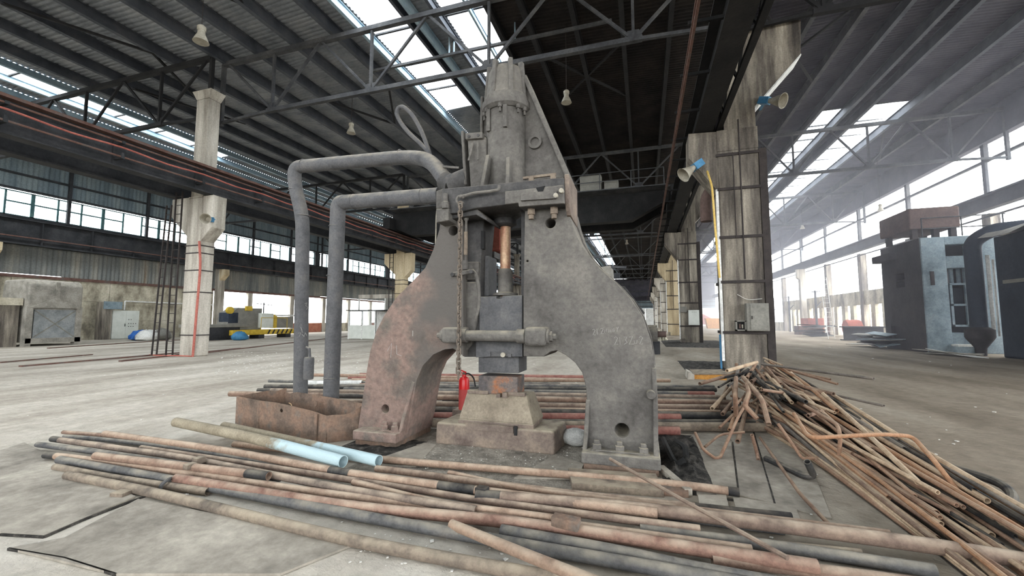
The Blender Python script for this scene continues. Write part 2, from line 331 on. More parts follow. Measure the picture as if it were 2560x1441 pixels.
def patch_red():
    m = MATS['casting_red']; nt = m.node_tree; N = nt.nodes; L = nt.links; b = N['Principled BSDF']; old = b.inputs['Base Color'].links[0].from_socket
    g = N.new('ShaderNodeNewGeometry'); sp = N.new('ShaderNodeSeparateXYZ'); L.new(g.outputs['Position'], sp.inputs[0])
    n = N.new('ShaderNodeTexNoise'); n.inputs['Scale'].default_value = 2.0; n.inputs['Detail'].default_value = 6; L.new(g.outputs['Position'], n.inputs['Vector'])
    a = N.new('ShaderNodeMath'); a.operation = 'MULTIPLY_ADD'; L.new(sp.outputs[0], a.inputs[0]); a.inputs[1].default_value = .55; a.inputs[2].default_value = 1.55
    c = N.new('ShaderNodeMath'); c.operation = 'MULTIPLY_ADD'; L.new(sp.outputs[2], c.inputs[0]); c.inputs[1].default_value = .16; L.new(a.outputs[0], c.inputs[2])
    d = N.new('ShaderNodeMath'); d.operation = 'ADD'; L.new(c.outputs[0], d.inputs[0]); L.new(n.outputs[0], d.inputs[1])
    r = N.new('ShaderNodeMapRange'); r.inputs[1].default_value = .62; r.inputs[2].default_value = .95; L.new(d.outputs[0], r.inputs[0])
    x = N.new('ShaderNodeMixRGB'); L.new(r.outputs[0], x.inputs[0]); L.new(old, x.inputs[1]); x.inputs[2].default_value = lin((94, 90, 86)); L.new(x.outputs[0], b.inputs['Base Color'])
patch_red()

def soot_floor():   # sooty trodden dirt on the right half of the hall floor
    m = MATS['floor']; nt = m.node_tree; N = nt.nodes; L = nt.links; b = N['Principled BSDF']; old = b.inputs['Base Color'].links[0].from_socket
    g = N.new('ShaderNodeNewGeometry'); sp = N.new('ShaderNodeSeparateXYZ'); L.new(g.outputs['Position'], sp.inputs[0])
    n = N.new('ShaderNodeTexNoise'); n.inputs['Scale'].default_value = .35; n.inputs['Detail'].default_value = 6; L.new(g.outputs['Position'], n.inputs['Vector'])
    a = N.new('ShaderNodeMath'); a.operation = 'MULTIPLY_ADD'; L.new(n.outputs[0], a.inputs[0]); a.inputs[1].default_value = 6.0; L.new(sp.outputs[0], a.inputs[2])
    r = N.new('ShaderNodeMapRange'); r.inputs[1].default_value = 1.5; r.inputs[2].default_value = 6.5; r.inputs[4].default_value = .8; L.new(a.outputs[0], r.inputs[0])
    x = N.new('ShaderNodeMixRGB'); x.blend_type = 'MULTIPLY'; L.new(r.outputs[0], x.inputs[0]); L.new(old, x.inputs[1]); x.inputs[2].default_value = lin((182, 172, 160)); L.new(x.outputs[0], b.inputs['Base Color'])
soot_floor()

mat('door_grey', [(112, 116, 118), (134, 138, 140), (150, 153, 153)], scale=2, rough=0.8, bump=0.15)
# ================================================================ setting: floor
fl = thing('floor', 'dusty concrete hall floor', None, (0, 0, 0), kind='structure')
g = MB(); nx, ny = 44, 100
for j in range(ny + 1):
    for i in range(nx + 1):
        g.v.append(Vector((XL - 1 + (XR - XL + 2) * i / nx, YS - 1 + (YE - YS + 2) * j / ny, -0.002)))
for j in range(ny):
    for i in range(nx):
        a = j * (nx + 1) + i; g.f.append((a, a + 1, a + nx + 2, a + nx + 1))
g.build('floor_surface', 'floor', fl)
MB().box(-260, 260, -200, 330, -0.4, -0.25).build('outside_ground', 'outside_ground', kind='structure', label='pale ground outside the hall')
# steel and concrete floor plates around the hammer (each a slab of its own)
def plate(pts, z0=0.0, z1=0.012, m='floor_plate', name='floor_plate'):
    P = [onZ(x, y) for x, y in pts]; return MB().prism([(p.x, p.y) for p in P], z0, z1, 'z').build(name, m, fl)
plate([(1722, 1098), (1775, 1060), (1828, 1108), (1845, 1235), (1742, 1240)])
plate([(1780, 1058), (1872, 1048), (1935, 1262), (1848, 1240), (1832, 1106)])
plate([(1876, 1048), (1985, 1060), (2080, 1300), (1940, 1265)])
plate([(1745, 1246), (1815, 1246), (1822, 1275), (1750, 1280)], 0, .03)
plate([(1832, 1246), (1990, 1275), (2010, 1330), (1850, 1320)], 0, .02)
for a_, b_ in (((0, 1340), (110, 1346)), ((110, 1346), (215, 1300)), ((215, 1300), (350, 1248)), ((350, 1248), (440, 1215)), ((20, 1376), (160, 1400)), ((160, 1400), (290, 1441)), ((1832, 1108), (1848, 1240)), ((1874, 1048), (1938, 1264)), ((1745, 1243), (1940, 1266))):
    p_, q_ = onZ(*a_), onZ(*b_); MB().bar((p_.x, p_.y, .007), (q_.x, q_.y, .007), .012, .016).build('joint_gap', 'black_dirt', fl)
plate([(0, 1130), (60, 1110), (338, 1246), (110, 1344), (0, 1338)], 0, .018)
plate([(20, 1376), (160, 1350), (345, 1252), (900, 1360), (700, 1441), (290, 1441)], 0, .015)
plate([(905, 1165), (1060, 1112), (1090, 1116), (1040, 1170)], 0, .02)
plate([(1285, 1200), (1390, 1140), (1460, 1165), (1440, 1200)], 0, .02)
plate([(1420, 1185), (1640, 1200), (1660, 1245), (1430, 1225)], 0, .06, 'dusty_pipe', 'timber_sleeper')
# loose dirt around the anvil and right foot
def heap(pts, h, m, name, seed, n=16, label=None, parent=None):
    P = [onZ(x, y) for x, y in pts]; x0, x1 = min(p.x for p in P), max(p.x for p in P); y0, y1 = min(p.y for p in P), max(p.y for p in P)
    r = random.Random(seed); mb = MB()
    for j in range(n + 1):
        for i in range(n + 1):
            u, v = i / n * 2 - 1, j / n * 2 - 1; e = max(0, 1 - max(abs(u), abs(v)) ** 2)
            mb.v.append(Vector((x0 + (x1 - x0) * i / n, y0 + (y1 - y0) * j / n, -0.001 + h * e * r.uniform(.35, 1))))
    for j in range(n):
        for i in range(n):
            a = j * (n + 1) + i; mb.f.append((a, a + 1, a + n + 2, a + n + 1))
    return mb.build(name, m, parent, kind='stuff', label=label, smooth=True, ang=60)
heap([(1000, 1105), (1470, 1105), (1440, 1195), (1060, 1195)], .022, 'dirt', 'loose_dirt', 3, 40, parent=fl)
heap([(1660, 1090), (1735, 1090), (1730, 1230), (1660, 1230)], .10, 'black_dirt', 'loose_dirt', 4, 14, parent=fl)
heap([(905, 1095), (1010, 1095), (1005, 1150), (905, 1150)], .03, 'black_dirt', 'loose_dirt', 5, 14, parent=fl)
heap([(1712, 905), (1800, 905), (1800, 925), (1712, 925)], .12, 'black_dirt', 'loose_dirt', 6, 12, parent=fl)
heap([(1665, 852), (1790, 852), (1790, 868), (1665, 868)], .12, 'black_dirt', 'loose_dirt', 8, 12, parent=fl)
# floor rails and grooves on the left
for (a, b, h, wd, m) in [((50, 918), (470, 882), .05, .12, 'rail_rust'), ((300, 905), (600, 872), .05, .12, 'rail_rust'), ((0, 908), (230, 888), .04, .09, 'rail_rust'),
                         ((120, 872), (420, 852), .05, .12, 'rail_rust'), ((430, 852), (740, 838), .05, .12, 'rail_rust'), ((500, 885), (900, 838), .05, .12, 'rail_rust')]:
    p, q = onZ(*a), onZ(*b); MB().bar((p.x, p.y, h / 2), (q.x, q.y, h / 2), wd, h).build('floor_rail', m, fl)
# white litter chips and grit (uncountable)
r = random.Random(5); mb = MB()
def chip(mb, x, y, s, z=.002):
    a = r.uniform(0, 6.28); pts = [(x + s * math.cos(a + t) * r.uniform(.4, 1), y + s * math.sin(a + t) * r.uniform(.4, 1)) for t in (0, 1.4, 3, 4.5)]
    mb.prism(pts, z, z + s * .25, 'z')
for i in range(230):
    q = onZ(r.uniform(-50, 2600), 845 + 590 * r.random() ** 1.6); chip(mb, q.x, q.y, r.uniform(.008, .02) * (1 + q.y / 10))
for i in range(90):
    q = onZ(r.uniform(850, 1500), r.uniform(1290, 1430)); chip(mb, q.x, q.y, r.uniform(.006, .016))
for i in range(70):
    q = onZ(r.uniform(1060, 1460), r.uniform(1120, 1180)); chip(mb, q.x, q.y, r.uniform(.006, .014), .02)
for i in range(260):
    q = onZ(r.uniform(540, 900), r.uniform(880, 935)); chip(mb, q.x, q.y, r.uniform(.01, .05))
mb.build('litter_chips', 'chip_white', kind='stuff', label='small white litter chips scattered over the floor', cat='litter')

# ================================================================ setting: roof
ceil = thing('ceiling', 'steel roof of corrugated sheets with skylight strips', None, (0, 0, ROOF), kind='structure')
def rz(x):
    for a, b in ((XL, XA), (XA, XB), (XB, XR)):
        if a <= x <= b + 1e-6: return ROOF + .45 * (1 - abs((x - (a + b) / 2) / ((b - a) / 2)))
    return ROOF
def corr(x0, x1, y0, y1, mtl, name='roof_sheet', near=45.0):
    mb = MB(); ys = []; y = y0
    while y < y1 - 1e-6:
        p = .22 if -2 < y < near else .5
        for k, (f, h) in enumerate(((0, 0), (.22, .055), (.5, .055), (.72, 0))): 
            if y + f * p < y1: ys.append((y + f * p, h))
        y += p
    ys.append((y1, 0))
    for (yy, h) in ys:
        mb.v.append(Vector((x0, yy, rz(x0) + h))); mb.v.append(Vector((x1, yy, rz(x1) + h)))
    mb.f = [(2 * i, 2 * i + 2, 2 * i + 3, 2 * i + 1) for i in range(len(ys) - 1)]
    return mb.build(name, mtl, ceil)
def bayx(x0, x1, mtl, xs):
    for a, b in zip(xs[:-1], xs[1:]):
        s = [k for k in SKYL if k[0] <= (a + b) / 2 <= k[1]]
        if not s: corr(a, b, YS, YE, mtl)
        else:
            y = YS
            for k in sorted(s, key=lambda k: k[2]):
                if k[2] > y: corr(a, b, y, k[2], mtl)
                y = k[3]
            if y < YE: corr(a, b, y, YE, mtl)
MX = [XA, -17.5, -15.4, -13.2, -11.9, -9.9, -8.2, -6.2, -4.6, -2.6, -0.6, 1.4, XB]
bayx(XA, -9, 'roof_grey', MX[:7]); bayx(-8.2, XB, 'roof_dark', MX[6:])
LX = [XL, -42.2, -40, -38, -35.4, -33.6, -31.8, -29.6, -27.2, -24.8, -22.3, XA]
bayx(XL, XA, 'roof_grey', LX)
RX = [XB, 5.2, 7.2, 9.2, 10.9, 12.6, 13.6, 16.0, 18.4, XR]
bayx(XB, XR, 'roof_hazy', RX)
# skylight panels: one translucent sheet per 2.45 m, with a dark lap between
protos = {}
for (x0, x1, y0, y1) in SKYL:
    n = round((y1 - y0) / 2.45); st = (y1 - y0) / n
    key = (x0, x1, round(st, 4))
    for k in range(n):
        if y0 + (k + 1) * st < 8 and False: continue
        if key not in protos:
            mb = MB(); m = 20
            for j in range(m + 1):
                h = .03 * (j % 2); yy = .04 + (st - .08) * j / m
                mb.v += [Vector((0, yy, rz(x0) - ROOF + h + .03)), Vector((x1 - x0, yy, rz(x1) - ROOF + h + .03))]
            mb.f = [(2 * j, 2 * j + 2, 2 * j + 3, 2 * j + 1) for j in range(m)]
            me = bpy.data.meshes.new('skylight_panel'); me.from_pydata([tuple(v) for v in mb.v], [], mb.f); me.materials.append(MATS['skylight_sheet'])
            bx = MB().box(0, x1 - x0, -.05, .05, rz(x0) - ROOF - .06, rz(x0) - ROOF + .02)
            mb2 = bpy.data.meshes.new('skylight_batten'); mb2.from_pydata([tuple(v) for v in bx.v], [], bx.f); mb2.materials.append(MATS['truss_grey'])
            protos[key] = (me, mb2)
        for mname, me in zip(('skylight_panel', 'skylight_batten'), protos[key]):
            o = bpy.data.objects.new(mname, me); COL.objects.link(o); o.parent = ceil; o.location = (x0, y0 + k * st, 0)
# purlins: deep I-sections running the length of the hall
def purlin(x, mtl, y0=YS, y1=YE, d=.55, fw=.2, z=None):
    t = (rz(x) if z is None else z) - .02; mb = MB()
    mb.box(x - fw / 2, x + fw / 2, y0, y1, t - .03, t); mb.box(x - fw / 2, x + fw / 2, y0, y1, t - d, t - d + .03); mb.box(x - .012, x + .012, y0, y1, t - d + .03, t - .03)
    mb.build('purlin', mtl, ceil)
for x in (XA + .15, -17.5, -15.4): purlin(x, 'purlin_grey')
purlin(-13.2, 'purlin_grey'); purlin(-12.05, 'purlin_skylit', d=.42, fw=.16); purlin(-9.75, 'purlin_grey', d=.4, fw=.14); purlin(-9.3, 'purlin_skylit', d=.5, fw=.16)
purlin(-8.35, 'purlin_grey', d=.4, fw=.14); purlin(-6.9, 'purlin_skylit', d=.3, fw=.1); purlin(-6.05, 'truss_dark', d=.45)
for x in (-4.6, -2.6, -0.6, 1.4): purlin(x, 'truss_dark')
for x in LX[1:-1]: purlin(x, 'purlin_grey' if x > -31 or x < -38.5 else 'purlin_skylit', d=.5 if x > -31 or x < -38.5 else .35)
for x in RX[1:-1]: purlin(x, 'truss_grey' if not 10 < x < 17 else 'purlin_grey')
# cross bracing under the grey roof
for (a, b) in [((-17.5, 8), (-15.4, 12)), ((-15.4, 12), (-13.2, 8)), ((-17.5, 19), (-15.4, 23)), ((-15.4, 23), (-13.2, 19)), ((-24.8, 9), (-22.3, 13)), ((-22.3, 13), (-24.8, 17)), ((-27.2, 15), (-24.8, 20)),
               ((-4.6, 19), (-0.6, 24)), ((-0.6, 19), (-4.6, 24)), ((-17.5, 30), (-13.2, 36)), ((5.2, 19), (9.2, 26)), ((9.2, 19), (5.2, 26)), ((-13.2, 30), (-17.5, 36)), ((16, 34), (18.4, 40))]:
    MB().bar((a[0], a[1], rz(a[0]) - .5), (b[0], b[1], rz(b[0]) - .5), .1, .1).build('roof_brace', 'truss_dark', ceil)
# ---------------------------------------------------------------- trusses
def truss(x0, x1, y, mtl, label, group):
    t = thing('roof_truss', label, 'roof truss', ((x0 + x1) / 2, y, 11.4), group)
    zb, zt = 11.5, 14.35; n = 4; pn = (x1 - x0 - 1) / n
    bn = [x0 + .5 + pn * (i + .5) for i in range(n)]; tn = [x0 + .3] + [x0 + .5 + pn * i for i in range(1, n)] + [x1 - .3]
    MB().box(bn[0] - .3, bn[-1] + .3, y - .09, y + .09, zb - .09, zb + .09).build('bottom_chord', mtl, t)
    MB().box(x0, x1, y - .11, y + .11, zt - .1, zt + .1).build('top_chord', mtl, t)
    for i, b in enumerate(bn):
        MB().box(b - .05, b + .05, y - .06, y + .06, zb, zt).build('post', mtl, t)
        for tt in (tn[i], tn[i + 1]):
            MB().bar((b, y, zb), (tt, y, zt), .1, .1, up=(0, 1, 0)).build('diagonal', mtl, t)
        MB().prism([(b - .35, zb), (b + .35, zb), (b + .2, zb + .35), (b - .2, zb + .35)], y - .02, y + .02).build('gusset_plate', mtl, t)
    for xx in (x0, x1): MB().bar((xx, y, zb - .3), (xx, y, zt), .16, .16).build('end_post', mtl, t)
    MB().bar((x0, y, zb - .15), (bn[0], y, zb), .12, .12).build('end_tie', mtl, t); MB().bar((x1, y, zb - .15), (bn[-1], y, zb), .12, .12).build('end_tie', mtl, t)
ORD = ['first', 'second', 'third', 'fourth', 'fifth', 'sixth', 'seventh']
for k in range(7):
    y = 14.6 + 17 * k
    truss(XA, XB, y, 'truss_grey', f'grey lattice truss over the middle bay, {ORD[k]} one from the viewer', 'trusses of the middle bay')
    truss(XL, XA, y - .6, 'truss_dark', f'dark lattice truss over the left bay, {ORD[k]} one from the viewer', 'trusses of the left bay')
    truss(XB, XR, y + .4, 'truss_dark' if k == 0 else 'truss_grey', f'grey lattice truss over the right bay, {ORD[k]} one from the viewer', 'trusses of the right bay')
# suspended cross rail below the near skylight
cr = thing('skylight_cross_rail', 'thin cross rail hung under the near skylight', 'rail', (-6, 17.2, 14.3))
MB().box(-13, -1, 17.14, 17.26, 14.25, 14.37).build('rail', 'truss_grey', cr)
for x in (-8.6, -8.35, -5.3): MB().box(x - .03, x + .03, 17.17, 17.23, 14.3, 15.2).build('hanger', 'purlin_skylit', cr)

# ================================================================ setting: walls
wl = thing('wall_left', 'left hall wall of stained concrete and corrugated siding', None, (XL, 0, 0), kind='structure')
def siding(x, y0, y1, z0, z1, mtl, parent, pitch=.3, dep=.05, name='siding_sheet'):
    mb = MB(); ys = []; y = y0
    while y < y1:
        for f, h in ((0, 0), (.3, dep), (.5, dep), (.8, 0)):
            if y + f * pitch < y1: ys.append((y + f * pitch, h))
        y += pitch
    ys.append((y1, 0))
    for yy, h in ys: mb.v += [Vector((x + h, yy, z0)), Vector((x + h, yy, z1))]
    mb.f = [(2 * i, 2 * i + 2, 2 * i + 3, 2 * i + 1) for i in range(len(ys) - 1)]
    return mb.build(name, mtl, parent)
MB().box(XL - .36, XL - .31, YS, 33.2, 0, 4.86).build('backing_sheet', 'wall_concrete', wl)
yy = YS
while yy < YE:     # lower concrete panels up to the first open bay, then posts and sill
    y2 = min(yy + 6.0, YE)
    if y2 <= 33:
        for z0, z1 in ((0, 1.6), (1.62, 3.2), (3.22, 4.85)): MB().box(XL - .3, XL, yy + .015, y2 - .015, z0, z1).build('wall_panel', 'wall_concrete', wl)
    yy = y2
MB().box(XL - .3, XL, 30.02, 33.2, 0, 4.85).build('wall_panel', 'wall_concrete', wl)
for k, y in enumerate([37.6, 43.8, 49.6, 55, 60.5, 66, 72, 78, 84, 90, 96, 102, 108, 114, 120, 126, 132, 138]):
    MB().box(XL - .3, XL + .1, y - .3, y + .3, 0, 4.85).build('wall_post', 'concrete', wl)
for k, (a, b) in enumerate([(44.1, 49.3), (49.9, 54.7), (60.8, 65.7), (72.3, 77.7), (84.3, 95.7)]):
    MB().box(XL - .25, XL, a, b, 0, 1.3).build('brick_parapet', 'brick_red' if k != 1 else 'wall_concrete', wl)
MB().box(XL - .32, XL + .12, YS, YE, 4.86, 5.08).build('wall_ledge', 'rail_rust', wl)
yy = YS
while yy < YE:
    siding(XL + .01 * (int(yy * 10) % 2), yy - .06, min(yy + 5.64, YE), 5.06 if int(yy) % 3 else 5.12, 9.3, 'siding', wl); siding(XL + .01 * (int(yy * 10) % 2), yy - .06, min(yy + 5.64, YE), 11.35, 15.0, 'siding_blue', wl)
    MB().box(XL + .02, XL + .22, yy - .1, yy + .1, 9.3, 14.6).build('wall_stud', 'dark_steel', wl)
    yy += 5.6
for z in (11.45, 12.6, 13.8): MB().box(XL + .05, XL + .2, YS, YE, z - .07, z + .07).build('girt', 'dark_steel', wl)
MB().box(XL + .0, XL + .15, YS, YE, 9.28, 9.42).build('window_sill', 'dark_steel', wl)
# window bands in the left wall
wn = 0
def window_band(x, y0, y1, z0, z1, step, frame, seed, missing=.0, kindn=None, sx=1, zm=None):
    global wn; wn += 1
    w_ = thing(f'window_{wn}', None, None, (x, (y0 + y1) / 2, z0), kind='structure'); rr = random.Random(seed)
    zm = zm or (z0 + z1) / 2 + .1
    MB().box(x - .05, x + .05, y0, y1, z0, z0 + .08).build('window_frame', frame, w_); MB().box(x - .05, x + .05, y0, y1, z1 - .08, z1).build('window_frame', frame, w_)
    n = max(1, round((y1 - y0) / step)); st = (y1 - y0) / n
    for i in range(n + 1):
        wd = .11 if i % 3 == 0 else .055
        MB().box(x - .05, x + .05, y0 + i * st - wd, y0 + i * st + wd, z0, z1).build('mullion', frame, w_)
    for i in range(n):
        full = rr.random() < .25
        if not full: MB().box(x - .03, x + .03, y0 + i * st + .04, y0 + (i + 1) * st - .04, zm - .055, zm + .055).build('transom', frame, w_)
        for a, b in ((z0 + .08, zm - .03), (zm + .03, z1 - .08)):
            if rr.random() < missing: continue
            MB().box(x - .006, x + .006, y0 + i * st + .05, y0 + (i + 1) * st - .05, a, b).build('pane', 'dusty_glass', w_)
for k in range(8):
    a = YS + .3 if k == 0 else -3.2 + 17 * (k - 1) + .6 + 0
    b = -3.4 + 17 * k - .2 if k else -3.2
    window_band(XL, a, b, 9.42, 11.3, 1.42, 'frame_teal', k, .25)
    if k: MB().box(XL - .2, XL + .25, b, b + .8, 9.4, 11.4).build('wall_pier', 'dark_steel', wl)
window_band(XL, -3.2 + 17 * 7 + .6, YE, 9.42, 11.3, 2.4, 'frame_teal', 41, .25)
# crane beam carried by the left wall
cb = thing('wall_crane_beam', 'long dark riveted crane beam along the left wall below its windows', 'crane beam', (XL + .9, 50, 7.2))
MB().box(XL + .55, XL + 1.15, YS, YE, 9.0, 9.1).build('top_flange', 'dark_steel', cb); MB().box(XL + .6, XL + 1.1, YS, YE, 7.2, 7.3).build('bottom_flange', 'dark_steel', cb)
MB().box(XL + .82, XL + .88, YS, YE, 7.3, 9.0).build('web', 'dark_steel', cb); MB().box(XL + 1.1, XL + 1.2, YS, YE, 7.7, 7.78).build('conductor_bar', 'rail_rust', cb)
st = MB().box(0, .2, -.03, .03, 0, 1.7).build('stiffener', 'dark_steel', cb); st.location = Vector((XL + .88, YS + 1, 7.3)) - wloc(cb) + Vector((0, 0, 0))
st.data.transform(Matrix.Translation(wloc(cb)))
for i in range(1, 54): share(st, 'stiffener', (XL + .88, YS + 1 + i * 3, 7.3), cb)

wr = thing('wall_right', 'right hall wall, mostly open glazing above a low concrete wall', None, (XR, 0, 0), kind='structure')
for k in range(20):
    y = YS + 8.3 * k
    MB().box(XR, XR + .5, y - .35, y + .35, 0, 8.4).build('wall_post', 'concrete_dark', wr)
    MB().box(XR + .1, XR + .35, y - .14, y + .14, 9.4, 13.0).build('window_post', 'truss_grey', wr)
    if y < 25 or y > 72: MB().box(XR + .05, XR + .35, y + .36, min(y + 7.94, YE), 0, 1.4).build('low_wall', 'wall_concrete', wr)
    else:
        MB().box(XR + .05, XR + .35, y + .36, y + 7.94, 3.2, 4.6).build('wall_band', 'wall_concrete', wr)
        for q in (1.9, 3.9, 5.9): MB().box(XR + .05, XR + .35, y + q, y + q + .8, 0, 3.2).build('wall_pier', 'wall_concrete', wr)
MB().box(XR + .1, XR + .3, YS, YE, 11.75, 11.9).build('window_rail', 'truss_grey', wr)
MB().box(XR - .05, XR + .4, YS, YE, 12.95, 15.0).build('eaves_panel', 'roof_hazy', wr)
siding(XR, YS, -2, 9.4, 12.95, 'siding_blue', wr)
cbr = thing('wall_crane_beam', 'long dark crane beam crossing the bright right wall', 'crane beam', (XR - .6, 50, 8.45))
MB().box(XR - .85, XR - .35, YS, YE, 9.3, 9.4).build('top_flange', 'dark_steel', cbr); MB().box(XR - .85, XR - .35, YS, YE, 8.45, 8.55).build('bottom_flange', 'dark_steel', cbr)
MB().box(XR - .63, XR - .57, YS, YE, 8.55, 9.3).build('web', 'dark_steel', cbr); MB().box(XR - .2, XR - .1, YS, YE, 8.1, 8.2).build('conductor_bar', 'truss_grey', cbr)
# panes of the right wall band
wn += 1; w_ = thing(f'window_{wn}', None, None, (XR + .2, 60, 9.4), kind='structure')
pp = MB().box(-.006, .006, 0, 7.9, 0, 2.3).build('pane', 'dusty_glass', w_); pp.data.transform(Matrix.Translation(wloc(w_))); pp.location = Vector((XR + .2, YS + .2, 9.42)) - wloc(w_)
for k in range(1, 19):
    if k in (4, 7, 8, 11, 13): continue
    share(pp, 'pane', (XR + .2, YS + .2 + 8.3 * k, 9.42), w_)

wf = thing('wall_far', 'far end wall of the hall', None, (0, YE, 0), kind='structure')
MB().box(XL, XR, YE, YE + .3, 5.5, 8.0).build('wall_band', 'siding_blue', wf)
MB().box(XL, XR, YE, YE + .3, 8.0, 15.2).build('wall_band', 'roof_hazy', wf)
x = XL
while x < XR:
    if not (6 < x < 9): MB().box(x + .02, min(x + 2.98, XR), YE, YE + .3, 0, 5.48).build('wall_panel', 'plaster_white', wf)
    x += 3
MB().box(5.4, 9.6, YE + .1, YE + .3, 0, 5.48).build('gate_leaf', 'siding_blue', wf)
for z in (6.2, 7.4, 9.4, 11): MB().box(XL, XR, YE - .2, YE, z - .12, z + .12).build('girt', 'truss_grey', wf)
wb = thing('wall_back', 'rear end wall of the hall behind the viewer', None, (0, YS, 0), kind='structure')
MB().box(XL, XR, YS - .3, YS, 12, 15.2).build('wall_band', 'siding', wb); MB().box(XL, XR, YS - .3, YS, 0, 3).build('wall_band', 'wall_concrete', wb)
for x in np.linspace(XL, XR, 14): MB().box(x - .35, x + .35, YS - .3, YS, 3, 12).build('wall_post', 'concrete', wb)
# ================================================================ columns
NTH = ['nearest', 'second', 'third', 'fourth', 'fifth', 'sixth', 'seventh', 'eighth']
def strap(mb, x0, x1, y0, y1, z, h=.09, t=.05): mb.box(x0 - t, x1 + t, y0 - t, y0, z - h / 2, z + h / 2); mb.box(x0 - t, x0, y0, y1, z - h / 2, z + h / 2); mb.box(x1, x1 + t, y0, y1, z - h / 2, z + h / 2); mb.box(x0 - t, x1 + t, y1, y1 + t, z - h / 2, z + h / 2)
RCOL = [15.1 + 17 * k for k in range(8)]
def rcolumn(k):
    y = RCOL[k]; c = thing('concrete_column', f'tall stained concrete column of the right row, {NTH[k]} from the viewer', 'column', (3.1, y + .5, 0), 'columns of the right row')
    m = ['concrete_dark', 'concrete_dark', 'concrete_yellow', 'concrete', 'concrete_dark', 'concrete', 'concrete_dark', 'concrete'][k]
    MB().box(2.5, 3.72, y, y + 1.0, 0, 7.3).build('shaft', m, c, bevel=.03)
    MB().prism([(2.5, 5.9), (2.5, 8.0), (1.62, 8.05), (1.6, 7.2)], y + .02, y + .98).build('corbel', m, c)
    MB().box(2.5, 3.72, y + .004, y + .996, 7.3, 8.02).build('corbel_head', m, c)
    MB().box(2.74, 3.7, y + .1, y + .9, 8.02, 11.7).build('upper_shaft', m, c)
    MB().prism([(3.7, 8.75), (5.1, 10.32), (5.15, 11.5), (3.7, 11.5)], y + .12, y + .88).build('roof_bracket', m, c)
    MB().prism([(3.71, 8.70), (5.11, 10.27), (5.1, 10.32), (3.7, 8.75)], y + .10, y + .90).build('bracket_soffit', 'plaster_white' if k == 0 else m, c)
    for z in (1.22, 2.87, 4.35, 5.98, 7.15):
        mb = MB(); strap(mb, 2.5, 3.72 if z < 7 else 3.72, y, y + 1.0, z); mb.build('steel_strap', 'band_steel', c)
    MB().box(3.72, 3.94, y - .03, y + .3, 0, 7.25).build('corner_angle', 'band_steel', c)
    for xx in (2.44,): MB().box(2.40, 2.48, y - .01, y + .06, 0.3, 6.0).build('pale_strip', 'plaster_white', c)
    MB().cyl((3.15, y - .06, 2.95), (3.15, y - .06, 8.3), .025, 8).build('conduit', 'band_steel', c, smooth=True)
    MB().cyl((2.95, y - .05, 4.3), (2.95, y - .05, 7.2), .018, 8).build('conduit', 'band_steel', c, smooth=True)
    if k: MB().box(2.52, 2.72, y - .25, y - .02, 0, .35).build('base_block', 'concrete_dark', c)
    return c
for k in range(7): rcolumn(k)
LCOL = [13.6 + 17 * k for k in range(8)]
for k in range(7):
    y = LCOL[k]; c = thing('concrete_column', f'tall pale concrete column of the left row, {NTH[k]} from the viewer', 'column', (-19.7, y + .35, 0), 'columns of the left row')
    m = ['concrete', 'concrete_yellow', 'concrete', 'concrete_dark'][k % 4]
    MB().box(-20.15, -19.25, y, y + .7, 0, 7.3).build('shaft', m, c, bevel=.05)
    MB().prism([(-19.25, 5.25), (-18.62, 5.85), (-18.6, 7.35), (-19.25, 7.35)], y + .02, y + .68).build('corbel', m, c, bevel=.03)
    MB().prism([(-20.15, 5.5), (-20.15, 7.35), (-21.25, 7.35), (-21.25, 6.5)], y + .02, y + .68).build('corbel', m, c, bevel=.03)
    MB().box(-20.15, -19.25, y + .01, y + .69, 7.3, 7.36).build('corbel_head', m, c)
    MB().box(-20.1, -19.3, y + .06, y + .64, 7.36, 12.1).build('upper_shaft', m, c, bevel=.04)
    MB().hexa([(-20.1, y + .06, 12.1), (-19.3, y + .06, 12.1), (-19.3, y + .64, 12.1), (-20.1, y + .64, 12.1)], [(-20.3, y - .02, 12.5), (-19.1, y - .02, 12.5), (-19.1, y + .72, 12.5), (-20.3, y + .72, 12.5)]).build('column_head', m, c)
    for z in (.95, 2.9, 3.9, 4.7, 5.05):
        mb = MB(); strap(mb, -20.15, -19.25, y, y + .7, z, .05, .02); mb.build('steel_strap', 'band_steel', c)
for k in range(9):
    y = -.4 + 17 * k; c = thing('concrete_column', f'concrete crane column against the left wall, {(NTH + ["ninth"])[k]} along it', 'column', (XL + .7, y, 0), 'columns along the left wall')
    MB().box(XL + .02, XL + .62, y - .35, y + .35, 0, 9.2).build('shaft', 'concrete', c)
    MB().prism([(XL + .62, 6.0), (XL + 1.25, 6.6), (XL + 1.25, 7.18), (XL + .62, 7.18)], y - .33, y + .33).build('corbel', 'concrete_yellow', c)
# ladders and conduits on the nearest left column
def ladder(label, x, y, z0, z1, wd, tilt=0.0, m='band_steel', cage=False):
    t = thing('steel_ladder', label, 'ladder', (x, y, z0))
    for s in (0, wd): MB().bar((x + s, y, z0), (x + s + tilt, y, z1), .06, .04).build('stile', m, t)
    n = int((z1 - z0) / .42); rg = MB().cyl((x, y, z0 + .25), (x + wd, y, z0 + .25), .016, 6).build('rung', m, t)
    for i in range(1, n):
        o = bpy.data.objects.new('rung', rg.data); COL.objects.link(o); o.parent = t; o.location = (tilt * i / n, 0, .42 * i)
ladder('dark steel ladder fixed to the left face of the nearest pale column', -20.75, 13.45, 0, 7.6, .42)
ladder('second dark ladder leaning just left of the column ladder', -21.6, 13.4, 0, 7.0, .32, .35)
ladder('dark ladder on the second pale column of the left row', -20.55, 30.4, 0, 7.3, .35)
ladder('white lattice ladder leaning against the far press', 15.6, 44, 0, 5.5, .5, -.4, 'plaster_white')
